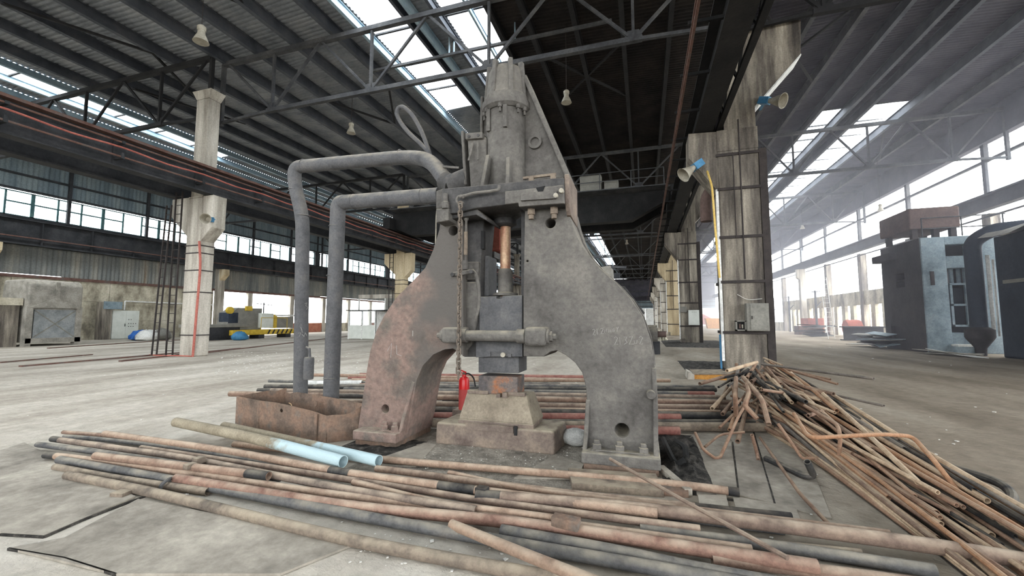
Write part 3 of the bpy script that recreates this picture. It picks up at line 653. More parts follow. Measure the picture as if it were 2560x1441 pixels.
mb = MB().tube(spline([(-19.2, 13.55, 0), (-19.12, 13.55, 2.2), (-19.0, 13.5, 4.0), (-19.15, 13.5, 5.2)], 6), .05, 8)
mb.build('red_hose', 'cable_red', label='faded red conduit running up the nearest pale column', cat='conduit', smooth=True)
MB().tube(spline([(-21.9, 13.5, .03), (-20.8, 13.3, .03), (-19.9, 13.2, .06), (-19.2, 13.5, .03)], 6), .03, 6).build('floor_cable', 'cable_red', label='red cable lying at the foot of the pale column', cat='cable', smooth=True)
MB().tube(fillet([onY(1799, 695, 14.7), onY(1788, 570, 14.7), onY(1780, 466, 14.7), (2.15, 15.3, 6.9)], .2), .034, 10).build('gas_pipe', 'yellow_pipe', label='yellow pipe hanging beside the nearest stained column', cat='pipe', smooth=True)
MB().tube(fillet([(2.62, 16.32, 8.0), (2.62, 16.32, 6.6), (2.25, 16.32, 6.1), (2.25, 16.32, 5.2)], .5), .2, 14).build('vent_duct', 'rust_brown', label='rusty bent vent duct behind the nearest stained column', cat='duct', smooth=True)
MB().box(2.36, 2.41, 15.2, 15.3, .0, 1.15).build('blue_strip', 'blue_paint', label='blue painted steel strip at the base of the nearest column', cat='strip')

# ================================================================ crane runway girders of the middle bay
g1 = thing('crane_girder', 'rust-topped crane runway girder along the left column row', 'crane girder', (-18.9, 50, 7.36))
MB().box(-19.15, -18.65, YS, YE - .4, 7.37, 7.43).build('bottom_flange', 'dark_steel', g1); MB().box(-18.92, -18.88, YS, YE - .4, 7.43, 8.5).build('web', 'dark_steel', g1)
MB().box(-19.15, -18.6, YS, YE - .4, 8.5, 8.58).build('top_flange', 'rail_rust', g1); MB().box(-18.95, -18.85, YS, YE - .4, 8.58, 8.7).build('rail', 'rail_rust', g1)
for z in (8.25, 7.7): MB().cyl((-18.42, YS, z), (-18.42, YE - .4, z), .035, 8).build('conductor_bar', 'rail_rust', g1, smooth=True)
pts = []
y = -2.0
while y < 60: pts += [(-18.4, y, 8.05), (-18.38, y + 1.5, 7.97)]; y += 3.0
MB().tube(spline(pts, 3), .035, 6).build('red_cable', 'cable_red', g1, smooth=True)
br = MB().box(-18.9, -18.36, -.05, .05, 8.2, 8.3).box(-18.9, -18.36, -.05, .05, 7.63, 7.72).box(-18.9, -18.84, -.06, .06, 7.43, 8.5).box(-18.46, -18.38, -.04, .04, 7.7, 7.85)
b0 = br.build('bracket', 'dark_steel', g1); base = b0.location.copy(); b0.location = base + Vector((0, -2, 0))
for i in range(1, 46):
    o = bpy.data.objects.new('bracket', b0.data); COL.objects.link(o); o.parent = g1; o.location = base + Vector((0, -2 + 3 * i, 0))
MB().box(-21.2, -20.7, YS, YE - .4, 7.37, 7.43).box(-20.97, -20.93, YS, YE - .4, 7.43, 8.4).box(-21.2, -20.7, YS, YE - .4, 8.4, 8.46).build('crane_girder', 'dark_steel', label='dark crane runway girder behind the left column row', cat='crane girder')
g2 = thing('crane_girder', 'black crane runway girder with lattice walkway along the right column row', 'crane girder', (2.1, 50, 8.05))
MB().box(1.8, 2.4, YS, YE - .4, 8.06, 8.12).build('bottom_flange', 'black_steel', g2); MB().box(2.07, 2.13, YS, YE - .4, 8.12, 9.3).build('web', 'black_steel', g2)
MB().box(1.8, 2.4, YS, YE - .4, 9.3, 9.36).build('top_flange', 'black_steel', g2); MB().box(2.05, 2.15, YS, YE - .4, 9.36, 9.5).build('rail', 'rail_rust', g2)
for x, z in ((1.2, 8.0), (1.25, 8.5), (1.35, 9.0)): MB().box(x - .03, x + .03, YS, YE - .4, z - .03, z + .03).build('conductor_bar', 'rail_rust', g2)
MB().box(2.52, 2.68, YS, YE - .4, 8.1, 8.22).build('lattice_chord', 'black_steel', g2); MB().box(2.52, 2.68, YS, YE - .4, 9.3, 9.42).build('lattice_chord', 'black_steel', g2)
y = -1.0
while y < 62:
    MB().bar((2.6, y, 8.15), (2.6, y + 1.1, 9.36), .07, .07).build('lattice_bar', 'black_steel', g2); MB().bar((2.6, y + 1.1, 9.36), (2.6, y + 2.2, 8.15), .07, .07).build('lattice_bar', 'black_steel', g2)
    MB().box(1.15, 2.1, y, y + .08, 8.5, 8.58).build('bracket', 'black_steel', g2); y += 2.2

# ================================================================ overhead travelling crane
bc = thing('bridge_crane', 'dark overhead bridge crane spanning the middle bay behind the hammer', 'crane', (-8.4, 30, 8.6))
for y in (28.6, 31.4):
    MB().prism([(-18.9, 9.0), (-17.2, 8.25), (-.6, 8.25), (1.1, 9.15), (1.7, 9.4), (1.7, 10.1), (-18.9, 10.1)], y - .35, y + .35).build('box_girder', 'black_steel', bc)
for x in (-18.9, 2.1): MB().box(x - .3, x + .3, 27.4, 32.6, 8.72 if x < 0 else 9.5, 9.6 if x < 0 else 10.2).build('end_truck', 'black_steel', bc)
MB().box(-18.5, 1.6, 27.1, 28.25, 10.1, 10.16).build('walkway', 'truss_grey', bc)
for z in (10.7, 11.25): MB().cyl((-18.4, 27.15, z), (1.4, 27.15, z), .03, 6).build('handrail', 'truss_grey', bc, smooth=True)
for i in range(11): MB().cyl((-18.4 + 1.98 * i, 27.15, 10.1), (-18.4 + 1.98 * i, 27.15, 11.25), .03, 6).build('baluster', 'truss_grey', bc)
MB().box(-3.9, -2.5, 27.5, 28.2, 10.16, 11.3).build('electric_cabinet', 'cabinet_grey', bc); MB().box(-2.3, -1.4, 27.5, 28.2, 10.16, 10.85).build('electric_cabinet', 'cabinet_grey', bc); MB().box(-14, -12.6, 28.5, 31.5, 10.2, 11.2).build('hoist_trolley', 'dark_steel', bc)
MB().box(.2, 1.6, 29, 31, 10.2, 10.7).build('motor', 'rust_brown', bc)
# ================================================================ lamps
def bell_lamp(px, py, Y, s, label):
    p = onY(px, py, Y); t = thing('pendant_lamp', label, 'lamp', p, 'bell-shaped pendant lamps')
    MB().lathe([(.25 * s, 0), (.24 * s, .02 * s), (.17 * s, .2 * s), (.12 * s, .3 * s), (.11 * s, .42 * s)], p - Vector((0, 0, .2 * s)), n=20).build('shade', 'lamp_cream', t, smooth=True)
    MB().lathe([(.12 * s, 0), (.14 * s, .03), (.14 * s, .14 * s), (.08 * s, .2 * s)], p + Vector((0, 0, .22 * s)), n=16).build('ballast_housing', 'lamp_cream', t, smooth=True)
    MB().cyl(p + Vector((0, 0, .42 * s)), (p.x, p.y, rz(p.x) + .02), .012, 6).build('hanging_rod', 'band_steel', t)
bell_lamp(503, 92, 10.5, 1.05, 'large cream bell lamp hanging above the nearest pale column')
bell_lamp(878, 325, 19, 1.0, 'cream bell lamp hanging left of the hammer under the grey roof')
bell_lamp(1416, 247, 18, .95, 'cream bell lamp hanging under the dark roof right of the hammer head')
bell_lamp(217, 446, 22, 1.0, 'small cream bell lamp above the left window band')
bell_lamp(2201, 522, 40, .9, 'small bell lamp under the haze-tinted roof of the right bay')
bell_lamp(2006, 568, 56, 1.0, 'farther tiny bell lamp under the haze-tinted roof')
bell_lamp(1567, 607, 62, 1.0, 'tiny bell lamp far along the middle bay')
def horn(p, d, s, label, arm=.7):
    p = Vector(p); d = Vector(d).normalized(); t = thing('floodlight', label, 'floodlight', p)
    MB().lathe([(.07 * s, 0), (.09 * s, .12 * s), (.2 * s, .42 * s), (.22 * s, .44 * s), (.2 * s, .43 * s), (.08 * s, .14 * s)], p, d, 18).build('reflector', 'lamp_cream', t, smooth=True)
    MB().bar(p - d * .28 * s, p + d * .02, .2 * s, .2 * s).build('housing', 'blue_paint', t)
    MB().bar(p - d * .1, p - d * .1 + Vector((.0, arm, .05)), .06, .06).build('bracket', 'blue_paint', t)
horn(onY(1736, 418, 14.7), (-.75, -.35, -.6), 1.15, 'cream floodlight with blue housing on the corbel of the nearest stained column')
horn(onY(1922, 252, 15.0), (.55, -.5, -.35), 1.1, 'cream floodlight with blue housing under the roof bracket of the stained column')
horn(onY(524, 549, 13.5), (.55, -.8, -.15), 1.1, 'cream floodlight facing out from the nearest pale column', .2)
# boxes on the right row columns
t = thing('electric_box', 'rusty grey electric box with closed door on the nearest stained column', 'electric box', (3.45, 15.0, 1.25))
MB().box(3.1, 3.72, 14.78, 15.06, 1.28, 2.15).build('body', 'cabinet_grey', t, bevel=.01); dr = MB().box(3.2, 3.7, 14.75, 14.78, 1.32, 2.11).build('door', 'cabinet_grey', t); MB().box(3.22, 3.25, 14.73, 14.75, 1.65, 1.75).build('handle', 'band_steel', dr)
t = thing('switch_box', 'small open switch box low on the nearest stained column', 'switch box', (2.95, 15.0, 1.27))
for b in ((2.8, 2.84, 1.28, 1.6), (3.06, 3.1, 1.28, 1.6), (2.8, 3.1, 1.28, 1.32), (2.8, 3.1, 1.57, 1.61)): MB().box(b[0], b[1], 14.9, 15.07, b[2], b[3]).build('frame', 'cabinet_grey', t)
MB().box(2.84, 3.06, 15.0, 15.07, 1.32, 1.57).build('interior', 'black_steel', t); MB().box(2.9, 2.95, 14.96, 15.0, 1.36, 1.5).build('fuse', 'rust_brown', t); MB().box(2.98, 3.02, 14.96, 15.0, 1.36, 1.48).build('fuse', 'lamp_cream', t)
t = thing('electric_box', 'white electric box on the second stained column', 'electric box', (3.35, 31.9, 1.3))
MB().box(3.0, 3.7, 31.75, 32.03, 1.3, 2.35).build('body', 'cabinet_white', t, bevel=.01)
for x in (3.25, 3.37, 3.49): MB().cyl((x, 31.76, 2.22), (x, 31.72, 2.22), .02, 8).build('button', 'black_rubber', t)
MB().box(2.5, 2.9, 31.8, 32.05, 2.2, 2.6).build('junction_box', 'cabinet_grey', label='small grey junction box left of the white electric box', cat='junction box')
mb = MB().tube(spline([(2.9, 15.02, 2.45), (3.2, 15.0, 2.28), (3.6, 15.0, 2.3)], 5), .008, 5); mb.build('loose_wire', 'chip_white', label='thin white wire sagging across the nearest stained column', cat='wire')
# ================================================================ the forging hammer
HX = -1.73; YF, YB = 4.85, 5.55
hm = thing('forging_hammer', 'huge grey double-frame steam forging hammer standing in the middle of the hall', 'forging hammer', (HX, 5.4, 0))
def hp(px, Y): return onY(px[0], px[1], Y)
def hole(px, r, Y=YF, n=24): c = onY(px[0], px[1], Y); return MB().cyl((c.x, Y - .2, c.z), (c.x, Y + .66, c.z), r, n)
Rp = [(1643, 1172), (1641, 1000), (1636, 900), (1627, 850), (1607, 792), (1577, 746), (1540, 706), (1500, 670), (1468, 634), (1443, 592), (1425, 542), (1415, 500), (1410, 455),
      (1313, 468), (1312, 520), (1308, 740), (1308, 892), (1360, 892), (1375, 880), (1392, 877), (1415, 889), (1438, 908), (1455, 932), (1465, 970), (1467, 1010), (1463, 1090), (1460, 1155)]
Lp = [(893, 1110), (903, 1020), (918, 920), (925, 880), (940, 830), (960, 790), (990, 745), (1030, 705), (1063, 670), (1083, 625), (1098, 575), (1106, 520), (1112, 480),
      (1158, 480), (1158, 892), (1150, 882), (1133, 872), (1112, 874), (1083, 887), (1057, 915), (1042, 950), (1033, 1000), (1022, 1060), (1012, 1118)]
rf = MB().prism([(a, max(b, .1)) for a, b in xz(Rp, YF)], YF, YB).build('side_frame', 'casting', hm, bevel=.045, cuts=[hole((1555, 1077), .078), hole((1376, 558), .062), hole((1318, 653), .014, n=10)], ang=50, label='right side frame, plain grey casting')
lf = MB().prism([(a, max(b, .1)) for a, b in xz(Lp, YF)], YF, YB).build('side_frame', 'casting_red', hm, bevel=.045, cuts=[hole((963, 1023), .058), hole((1133, 577), .066)], ang=50, label='left side frame, casting with worn reddish paint')
# ribs along the outer edges of the frames (raised border of the casting)
def rib(pts, Y0, Y1, wd, m, Yp=YF, name='edge_rib'):
    P = [onY(x, y, Yp) for x, y in pts]; mb = MB(); n = len(P)
    for i in range(n):
        a = P[max(i - 1, 0)]; b = P[min(i + 1, n - 1)]; d = Vector((b.x - a.x, 0, b.z - a.z)).normalized(); s = Vector((d.z, 0, -d.x)) * wd / 2
        for q, yy in ((-1, Y0[i] if isinstance(Y0, list) else Y0), (1, Y0[i] if isinstance(Y0, list) else Y0), (1, Y1), (-1, Y1)): mb.v.append(Vector((P[i].x, yy, max(P[i].z, .06))) + s * q)
    for i in range(n - 1):
        for k in range(4): mb.f.append((i * 4 + k, i * 4 + (k + 1) % 4, i * 4 + 4 + (k + 1) % 4, i * 4 + 4 + k))
    mb.f += [(3, 2, 1, 0), (n * 4 - 4, n * 4 - 3, n * 4 - 2, n * 4 - 1)]
    return mb.build(name, m, hm, bevel=.012, ang=50)
rib([(1640, 1168), (1639, 1100), (1638, 1000), (1634, 920)], [4.66, 4.74, 4.8, 4.845], 5.2, .05, 'casting')
rib([(1464, 1150), (1466, 1100), (1468, 1050), (1470, 1000)], [4.66, 4.76, 4.81, 4.845], 5.2, .05, 'casting')
rib([(1000, 1108), (1012, 1070), (1018, 1030), (1026, 990), (1034, 955)], [4.66, 4.74, 4.79, 4.82, 4.845], 5.2, .05, 'casting_red')
rib([(1636, 930), (1634, 900), (1626, 850), (1606, 793), (1577, 748), (1540, 708), (1500, 672), (1468, 636), (1443, 594), (1426, 545), (1416, 505)], 5.3, 5.62, .05, 'casting', name='back_rib')
rib([(922, 900), (938, 832), (960, 791), (990, 747), (1030, 707), (1063, 672), (1083, 627), (1098, 577), (1106, 522)], 5.3, 5.62, .05, 'casting_red', name='back_rib')
# feet: flange plate, packing plate and bolts
def foot(x0, x1, m, bolts, side):
    ff = MB().box(x0, x1, 4.62, 5.6, .07, .19).build('foot_flange', m, hm, bevel=.015)
    MB().box(x0 + .02, x1 - .02, 4.66, 5.56, .0, .068).build('packing_plate', 'box_rust', hm)
    for b in bolts:
        p = (b, 4.74, .19); mbn = MB().lathe([(.07, 0), (.07, .014), (.052, .014), (.052, .065), (.034, .07), (.034, .105), (.026, .11)], p, n=6)
        mbn.build('foot_bolt', m, ff)
    for a, b in zip(bolts[:-1], bolts[1:]): MB().bar((a, 4.69, .205), (b, 4.69, .205), .03, .012).build('lock_strip', m, ff)
foot(-.68, .13, 'casting', [onY(1492, 1127, 4.74).x, onY(1549, 1132, 4.74).x, onY(1609, 1140, 4.74).x], 1)
foot(-3.62, -2.98, 'casting_red', [onY(962, 1068, 4.74).x, onY(988, 1070, 4.74).x], -1)
c = onY(1627, 985, YF); MB().lathe([(.05, 0), (.05, .1), (.042, .11)], (c.x, YF + .02, c.z), (0, -1, 0), 18).build('lifting_stud', 'casting', hm, smooth=True)
# arch inner step on the left frame
# guides between frames
MB().prism(xz([(1159, 500), (1216, 500), (1210, 560), (1203, 640), (1200, 760), (1197, 893), (1159, 893)], 5.0), 5.0, 5.4).build('ram_guide', 'casting_dark', hm, bevel=.012)
MB().prism(xz([(1204, 640), (1221, 640), (1221, 740), (1204, 740)], 5.15), 5.15, 5.45).build('guide_liner', 'ram_steel', hm)
MB().prism(xz([(1303, 520), (1314, 520), (1311, 892), (1303, 892)], 5.0), 5.0, 5.4).build('ram_guide', 'casting_dark', hm)
MB().prism(xz([(1158, 655), (1197, 655), (1195, 700), (1158, 700)], 4.94), 4.94, 5.1).build('guide_cover', 'casting', hm, bevel=.01)
MB().prism(xz([(1160, 705), (1190, 705), (1196, 740), (1192, 800), (1180, 860), (1160, 885)], 4.95), 4.95, 5.05).build('guide_cover', 'casting', hm, bevel=.02)
p = onY(1206, 600, 4.99); MB().box(p.x - .02, p.x + .02, 4.985, 5.05, p.z - .12, p.z + .12).build('guide_slot', 'black_steel', hm)
# ram (tup), upper die
MB().prism(xz([(1198, 742), (1306, 738), (1306, 893), (1198, 893)], 4.97), 4.97, 5.5).build('ram', 'ram_steel', hm, bevel=.012, cuts=[MB().box(onY(1241, 745, 4.97).x, onY(1255, 745, 4.97).x, 4.8, 5.1, onY(1248, 747, 4.97).z, 2.1)])
MB().prism(xz([(1190, 894), (1226, 892), (1226, 880), (1250, 880), (1250, 892), (1306, 892), (1306, 855), (1190, 855)], 4.955), 4.955, 4.972).build('dovetail_plate', 'ram_steel', hm)
MB().prism(xz([(1196, 890), (1297, 890), (1297, 934), (1196, 932)], 5.06), 5.06, 5.44).build('upper_die', 'ram_steel', hm, bevel=.008)
MB().lathe([(.03, 0), (.03, .05)], onY(1260, 887, 4.97), (0, -1, 0), 14).build('wedge_pin', 'lamp_cream', hm, smooth=True)
MB().box(onY(1271, 890, 4.95).x, onY(1279, 890, 4.95).x, 4.93, 4.99, onY(1271, 893, 4.95).z, onY(1271, 885, 4.95).z).build('wedge_pin', 'ram_steel', hm)
# piston rod with gland
rx, ry = -1.75, 5.24
MB().cyl((rx, ry, 1.85), (rx, ry, 3.15), .07, 24).build('piston_rod', 'copper_rod', hm, smooth=True)
MB().lathe([(.17, 0), (.17, .03), (.1, .05), (.098, .33), (.08, .36)], (rx, ry, 1.93), n=28).build('rod_socket', 'casting', hm, smooth=True)
MB().lathe([(.1, 0), (.15, .03), (.15, .1), (.2, .14), (.2, .24)], (rx, ry, 2.86), n=28).build('stuffing_gland', 'casting_dark', hm, smooth=True)
# tie rod across the front
tz = 1.42; ty = 4.7
trd = MB().cyl((-2.1, ty, tz + .0), (-1.36, ty, tz), .066, 24).build('tie_rod', 'casting', hm, smooth=True)
MB().lathe([(.085, 0), (.085, .07)], (-2.13, ty, tz), (1, 0, 0), 24).build('collar', 'casting', trd, smooth=True); MB().lathe([(.085, 0), (.085, .1)], (-1.42, ty, tz), (1, 0, 0), 24).build('collar', 'casting', trd, smooth=True)
MB().box(-2.36, -2.13, ty - .1, 4.95, tz - .09, tz + .1).build('tie_boss', 'casting', hm, bevel=.03)
MB().box(-1.32, -1.06, ty - .1, 4.95, tz - .11, tz + .11).build('tie_boss', 'casting', hm, bevel=.05)
for x, s in ((-2.36, -1), (-1.06, 1)):
    MB().lathe([(.085, 0), (.085, .025)], (x, ty, tz), (s, 0, 0), 20).build('washer', 'casting', trd)
    MB().lathe([(.062, 0.02), (.062, .06), (.035, .062), (.033, .1)], (x, ty, tz), (s, 0, 0), 6).build('tie_nut', 'casting', trd)
# crosshead beam on top of the frames
bt = [(1104, 472), (1410, 443), (1412, 510), (1297, 518), (1295, 509), (1245, 514), (1186, 521), (1140, 533), (1106, 536)]
tbm = MB().prism(xz(bt, 4.66), 4.66, 5.3).build('top_beam', 'casting_dark', hm, bevel=.015)
MB().prism(xz([(1262, 479), (1408, 462), (1411, 508), (1297, 517), (1295, 507), (1262, 511)], 4.63), 4.63, 4.68).build('beam_pad', 'casting', hm, bevel=.01)
MB().prism(xz([(1090, 522), (1122, 519), (1122, 551), (1090, 557)], 4.62), 4.62, 5.2).build('corner_block', 'casting', hm, bevel=.012)
MB().prism(xz([(1122, 528), (1190, 520), (1217, 546), (1217, 552), (1190, 537), (1122, 549)], 4.72), 4.72, 5.35).build('beam_shelf', 'casting_dark', hm, bevel=.01)
MB().prism(xz([(1090, 478), (1108, 471), (1108, 520), (1090, 522)], 4.72), 4.72, 5.3).build('end_plate', 'casting', hm, bevel=.01)
q = onY(1411, 443, 4.66)
MB().prism([(4.7, 2.92), (6.1, 2.92), (6.1, 2.75), (5.4, 2.72), (5.2, 2.9), (4.7, 2.96)][::-1] if False else [(4.68, 2.97), (4.8, 2.84), (5.32, 2.80), (5.32, 3.3), (4.68, 3.3)], q.x - .005, q.x + .05, 'x').build('end_flange', 'anvil', hm, bevel=.012)
for a in ((1328, 520), (1385, 518)):
    p = onY(a[0], a[1], 4.78); MB().lathe([(.035, 0), (.035, .05), (.05, .055), (.05, .15), (.04, .16), (.045, .2), (.03, .3)], (p.x, 4.78, p.z - .14), n=6).build('hanging_nut', 'dusty_pipe', tbm)
for a in ((1390, 490), (1404, 478)):
    p = onY(a[0], a[1], 4.62); MB().lathe([(.028, 0), (.028, .05)], (p.x, 4.64, p.z), (0, -1, 0), 8).build('beam_bolt', 'lamp_cream', tbm)
MB().bar(onY(1303, 493, 4.61), onY(1392, 487, 4.61), .03, .09).build('clamp_bar', 'casting', tbm)
MB().prism(xz([(1340, 470), (1362, 465), (1356, 482), (1347, 484)], 4.625), 4.62, 4.64).build('lifting_recess', 'black_steel', tbm)
for a, h in (((1113, 500), .16), ((1114, 512), .1)):
    p = onY(a[0], a[1], 4.62); MB().lathe([(.05, 0), (.05, .05), (.03, .06), (.03, h)], (p.x, 4.63, p.z - h / 2), n=10).build('corner_nut', 'casting', tbm)
# cylinder with side webs, flange and cover
cxx, cyy = -1.74, 5.25
MB().prism(xz([(1207, 250), (1206, 336), (1166, 338), (1174, 470), (1419, 443), (1318, 215), (1215, 225)], 5.25), 5.25, 5.55).build('cylinder_web', 'casting', hm, bevel=.02, cuts=[MB().cyl(Vector(onY(1338, 356, 5.25)) + Vector((0, -.3, 0)), Vector(onY(1338, 356, 5.25)) + Vector((0, .9, 0)), .05, 20)], ang=50)
def strip(a, b, Y0, Y1, wd, m, name): MB().bar(Vector(onY(a[0], a[1], 5.25)) * Vector((1, 0, 1)) + Vector((0, (Y0 + Y1) / 2, 0)) if False else Vector((onY(a[0], a[1], 5.25).x, (Y0 + Y1) / 2, onY(a[0], a[1], 5.25).z)), Vector((onY(b[0], b[1], 5.25).x, (Y0 + Y1) / 2, onY(b[0], b[1], 5.25).z)), Y1 - Y0, wd).build(name, m, hm, bevel=.015)
strip((1314, 196), (1421, 445), 5.17, 5.62, .06, 'casting', 'web_rib'); strip((1207, 245), (1206, 336), 5.2, 5.6, .04, 'casting', 'web_rib'); strip((1166, 338), (1174, 470), 5.1, 5.6, .045, 'casting', 'web_rib')
MB().lathe([(.272, 0), (.272, 1.22)], (cxx, cyy, 3.24), n=40).build('cylinder', 'casting', hm, smooth=True)
cfl = MB().lathe([(.29, 0), (.335, .04), (.335, .13), (.31, .14), (.31, .2)], (cxx, cyy, 4.42), n=40).build('cylinder_flange', 'casting', hm, smooth=True)
ccv = MB().lathe([(.30, 0), (.28, .05), (.25, .36), (.22, .42), (.1, .43)], (cxx, cyy, 4.62), n=32).build('cylinder_cover', 'casting', hm, smooth=True)
for a in (200, 250, 300, 345):
    d = Vector((math.cos(math.radians(a)), math.sin(math.radians(a)), 0)); p = Vector((cxx, cyy, 0))
    MB().hexa([p + d * .24 + Vector((0, 0, 4.60)) - Vector((d.y, -d.x, 0)) * .03, p + d * .31 + Vector((0, 0, 4.60)) - Vector((d.y, -d.x, 0)) * .03, p + d * .31 + Vector((0, 0, 4.60)) + Vector((d.y, -d.x, 0)) * .03, p + d * .24 + Vector((0, 0, 4.60)) + Vector((d.y, -d.x, 0)) * .03],
              [p + d * .2 + Vector((0, 0, 5.1)) - Vector((d.y, -d.x, 0)) * .03, p + d * .27 + Vector((0, 0, 5.1)) - Vector((d.y, -d.x, 0)) * .03, p + d * .27 + Vector((0, 0, 5.1)) + Vector((d.y, -d.x, 0)) * .03, p + d * .2 + Vector((0, 0, 5.1)) + Vector((d.y, -d.x, 0)) * .03]).build('cover_rib', 'casting', ccv, bevel=.01)
for a in (205, 228, 272, 318, 340):
    d = Vector((math.cos(math.radians(a)), math.sin(math.radians(a)), 0)); b = Vector((cxx, cyy, 4.42)) + d * .305
    MB().lathe([(.015, -.09), (.015, -.03), (.028, -.03), (.028, .02)], b, n=8).build('flange_bolt', 'casting', cfl)
for a in (232, 285): 
    d = Vector((math.cos(math.radians(a)), math.sin(math.radians(a)), 0)); b = Vector((cxx, cyy, 0)) + d * .285
    MB().bar(b + Vector((0, 0, 4.12)), b + Vector((0, 0, 4.42)), .05, .05).build('flange_rib', 'casting', cfl)
for (a, b) in (((1224, 396), (1208, 482)), ((1274, 402), (1273, 477))):
    p, q = onY(a[0], a[1], 5.0), onY(b[0], b[1], 4.85); MB().bar(p, q, .05, .16, up=(0, 1, 0)).build('base_rib', 'casting', hm, bevel=.01)
p = onY(1338, 356, 5.24); MB().lathe([(.095, 0), (.095, .05), (.06, .05), (.055, .02)], (p.x, 5.26, p.z), (0, -1, 0), 28).build('boss_ring', 'casting', hm, smooth=True)
# valve chest and steam inlet on the left of the cylinder
MB().prism(xz([(1168, 345), (1216, 342), (1216, 470), (1176, 472)], 5.05), 5.05, 5.5).build('valve_chest', 'casting', hm, bevel=.02)
ccp = MB().prism(xz([(1163, 333), (1206, 330), (1206, 345), (1163, 348)], 5.0), 5.0, 5.4).build('chest_cap', 'casting', hm, bevel=.01)
for a in ((1172, 341), (1195, 338)):
    p = onY(a[0], a[1], 4.99); MB().lathe([(.02, 0), (.02, .02)], (p.x, 5.01, p.z), (0, -1, 0), 8).build('cap_bolt', 'casting_dark', ccp)
MB().tube([onY(1182, 358, 5.0), onY(1178, 380, 5.0), onY(1172, 402, 5.0)], .018, 8).build('valve_link', 'casting', hm, smooth=True)
MB().tube([onY(1195, 352, 5.0), onY(1195, 400, 5.0)], .012, 8).build('valve_link', 'casting', hm, smooth=True)
MB().cyl(onY(1128, 466, 5.25), onY(1172, 448, 5.25), .16, 24).build('inlet_flange', 'casting_dark', hm, smooth=True)
MB().cyl(onY(1112, 453, 5.3), onY(1132, 465, 5.25), .14, 24).build('inlet_neck', 'casting_dark', hm, smooth=True)
MB().bar(onY(1108, 417, 5.3), onY(1148, 420, 5.3), .03, .03).build('drip_pipe', 'casting', hm)
MB().bar(onY(1308, 446, 5.0), onY(1390, 436, 5.0), .03, .03).build('step_bar', 'dusty_pipe', hm)
for a in ((1329, 442), (1383, 437)): MB().bar(onY(a[0], a[1] + 12, 5.0), onY(a[0], a[1], 5.0), .06, .06).build('step_post', 'dusty_pipe', hm)
# control levers
lv = [onY(*a, 4.58) for a in ((1248, 463), (1247, 475), (1225, 479), (1186, 483), (1160, 490), (1149, 493))]
MB().tube(fillet(lv, .04), .018, 10).build('hand_lever', 'casting', hm, smooth=True)
p = onY(1151, 500, 4.58); mb = MB().tube([(p.x + .05 * math.cos(a), 4.58, p.z + .05 * math.sin(a)) for a in np.linspace(.4, 5.6, 16)], .015, 8); mb.build('lever_hook', 'casting', hm, smooth=True)
lrd = MB().tube([onY(1166, 540, 4.8), onY(1164, 672, 4.8)], .016, 10).build('link_rod', 'casting', hm, smooth=True)
MB().lathe([(.02, 0), (.032, .02), (.032, .08), (.02, .1)], onY(1166, 553, 4.8), n=8).build('rod_joint', 'casting', lrd)
MB().tube([onY(1165, 580, 4.8), onY(1164, 638, 4.8)], .024, 10).build('turnbuckle', 'dusty_pipe', lrd, smooth=True)
MB().tube([onY(1163.5, 652, 4.8), onY(1163, 674, 4.8)], .034, 8).build('rod_joint', 'casting', lrd)
lar = MB().bar(onY(1128, 688, 4.75), onY(1182, 679, 4.75), .05, .055).build('lever_arm', 'casting', hm, bevel=.01)
for a in ((1132, 687), (1178, 680)):
    p = onY(a[0], a[1], 4.72); MB().lathe([(.026, 0), (.026, .06)], (p.x, 4.76, p.z), (0, -1, 0), 10).build('pivot_pin', 'casting_dark', lar)
MB().tube(spline([onY(*a, 4.78) for a in ((1180, 676), (1190, 688), (1196, 715), (1198, 750), (1195, 778), (1187, 803))], 5), [.026 * (1 - .4 * i / 25) for i in range(26)], 8).build('curved_lever', 'casting', hm, smooth=True)
# chalk marks written on the frames
def stroke(pts, Y, wd=.003, name='chalk_mark'): MB().tube([onY(x, y, Y) for x, y in pts], wd, 4).build(name, 'chalk', lf if pts[0][0] < 1200 else rf)
stroke([(968, 879), (979, 859), (977, 895)], YF - .001); stroke([(991, 864), (992, 886), (1004, 890)], YF - .001); stroke([(1032, 827), (1032, 841)], YF - .001, .006)
def digits(txt, x, y, h, Y, dx, slope=0):
    S = {'2': [[(0, .2), (.3, 0), (.6, .2), (.1, 1), (.7, .95)]], '1': [[(.1, .1), (.2, 1)]], '3': [[(0, .1), (.5, .05), (.25, .45), (.55, .75), (.0, 1)]], 'Z': [[(0, .1), (.6, 0), (.05, 1), (.8, .95)]],
         '0': [[(.0, .5), (.1, .9), (.45, .9), (.5, .45)]], 'N': [[(0, .9), (.1, .3), (.4, .7), (.5, .2)]], 'M': [[(0, .9), (.15, .4), (.3, .8), (.5, .4), (.6, .9)]], 'G': [[(.4, .3), (.05, .5), (.1, .9), (.4, .85), (.3, .6), (.5, .6)]], 'Y': [[(0, .2), (.2, .5), (.5, .1)], [(.2, .5), (.15, 1)]]}
    for i, ch in enumerate(txt):
        for s in S[ch]: stroke([(x + i * dx + a * h * .75, y + slope * i + b * h) for a, b in s], Y, .0022)
digits('213Z02', 1535, 842, 20, YF - .001, 12.5, -.2); digits('212NMGY', 1481, 823, 15, YF - .001, 10, -1.2)

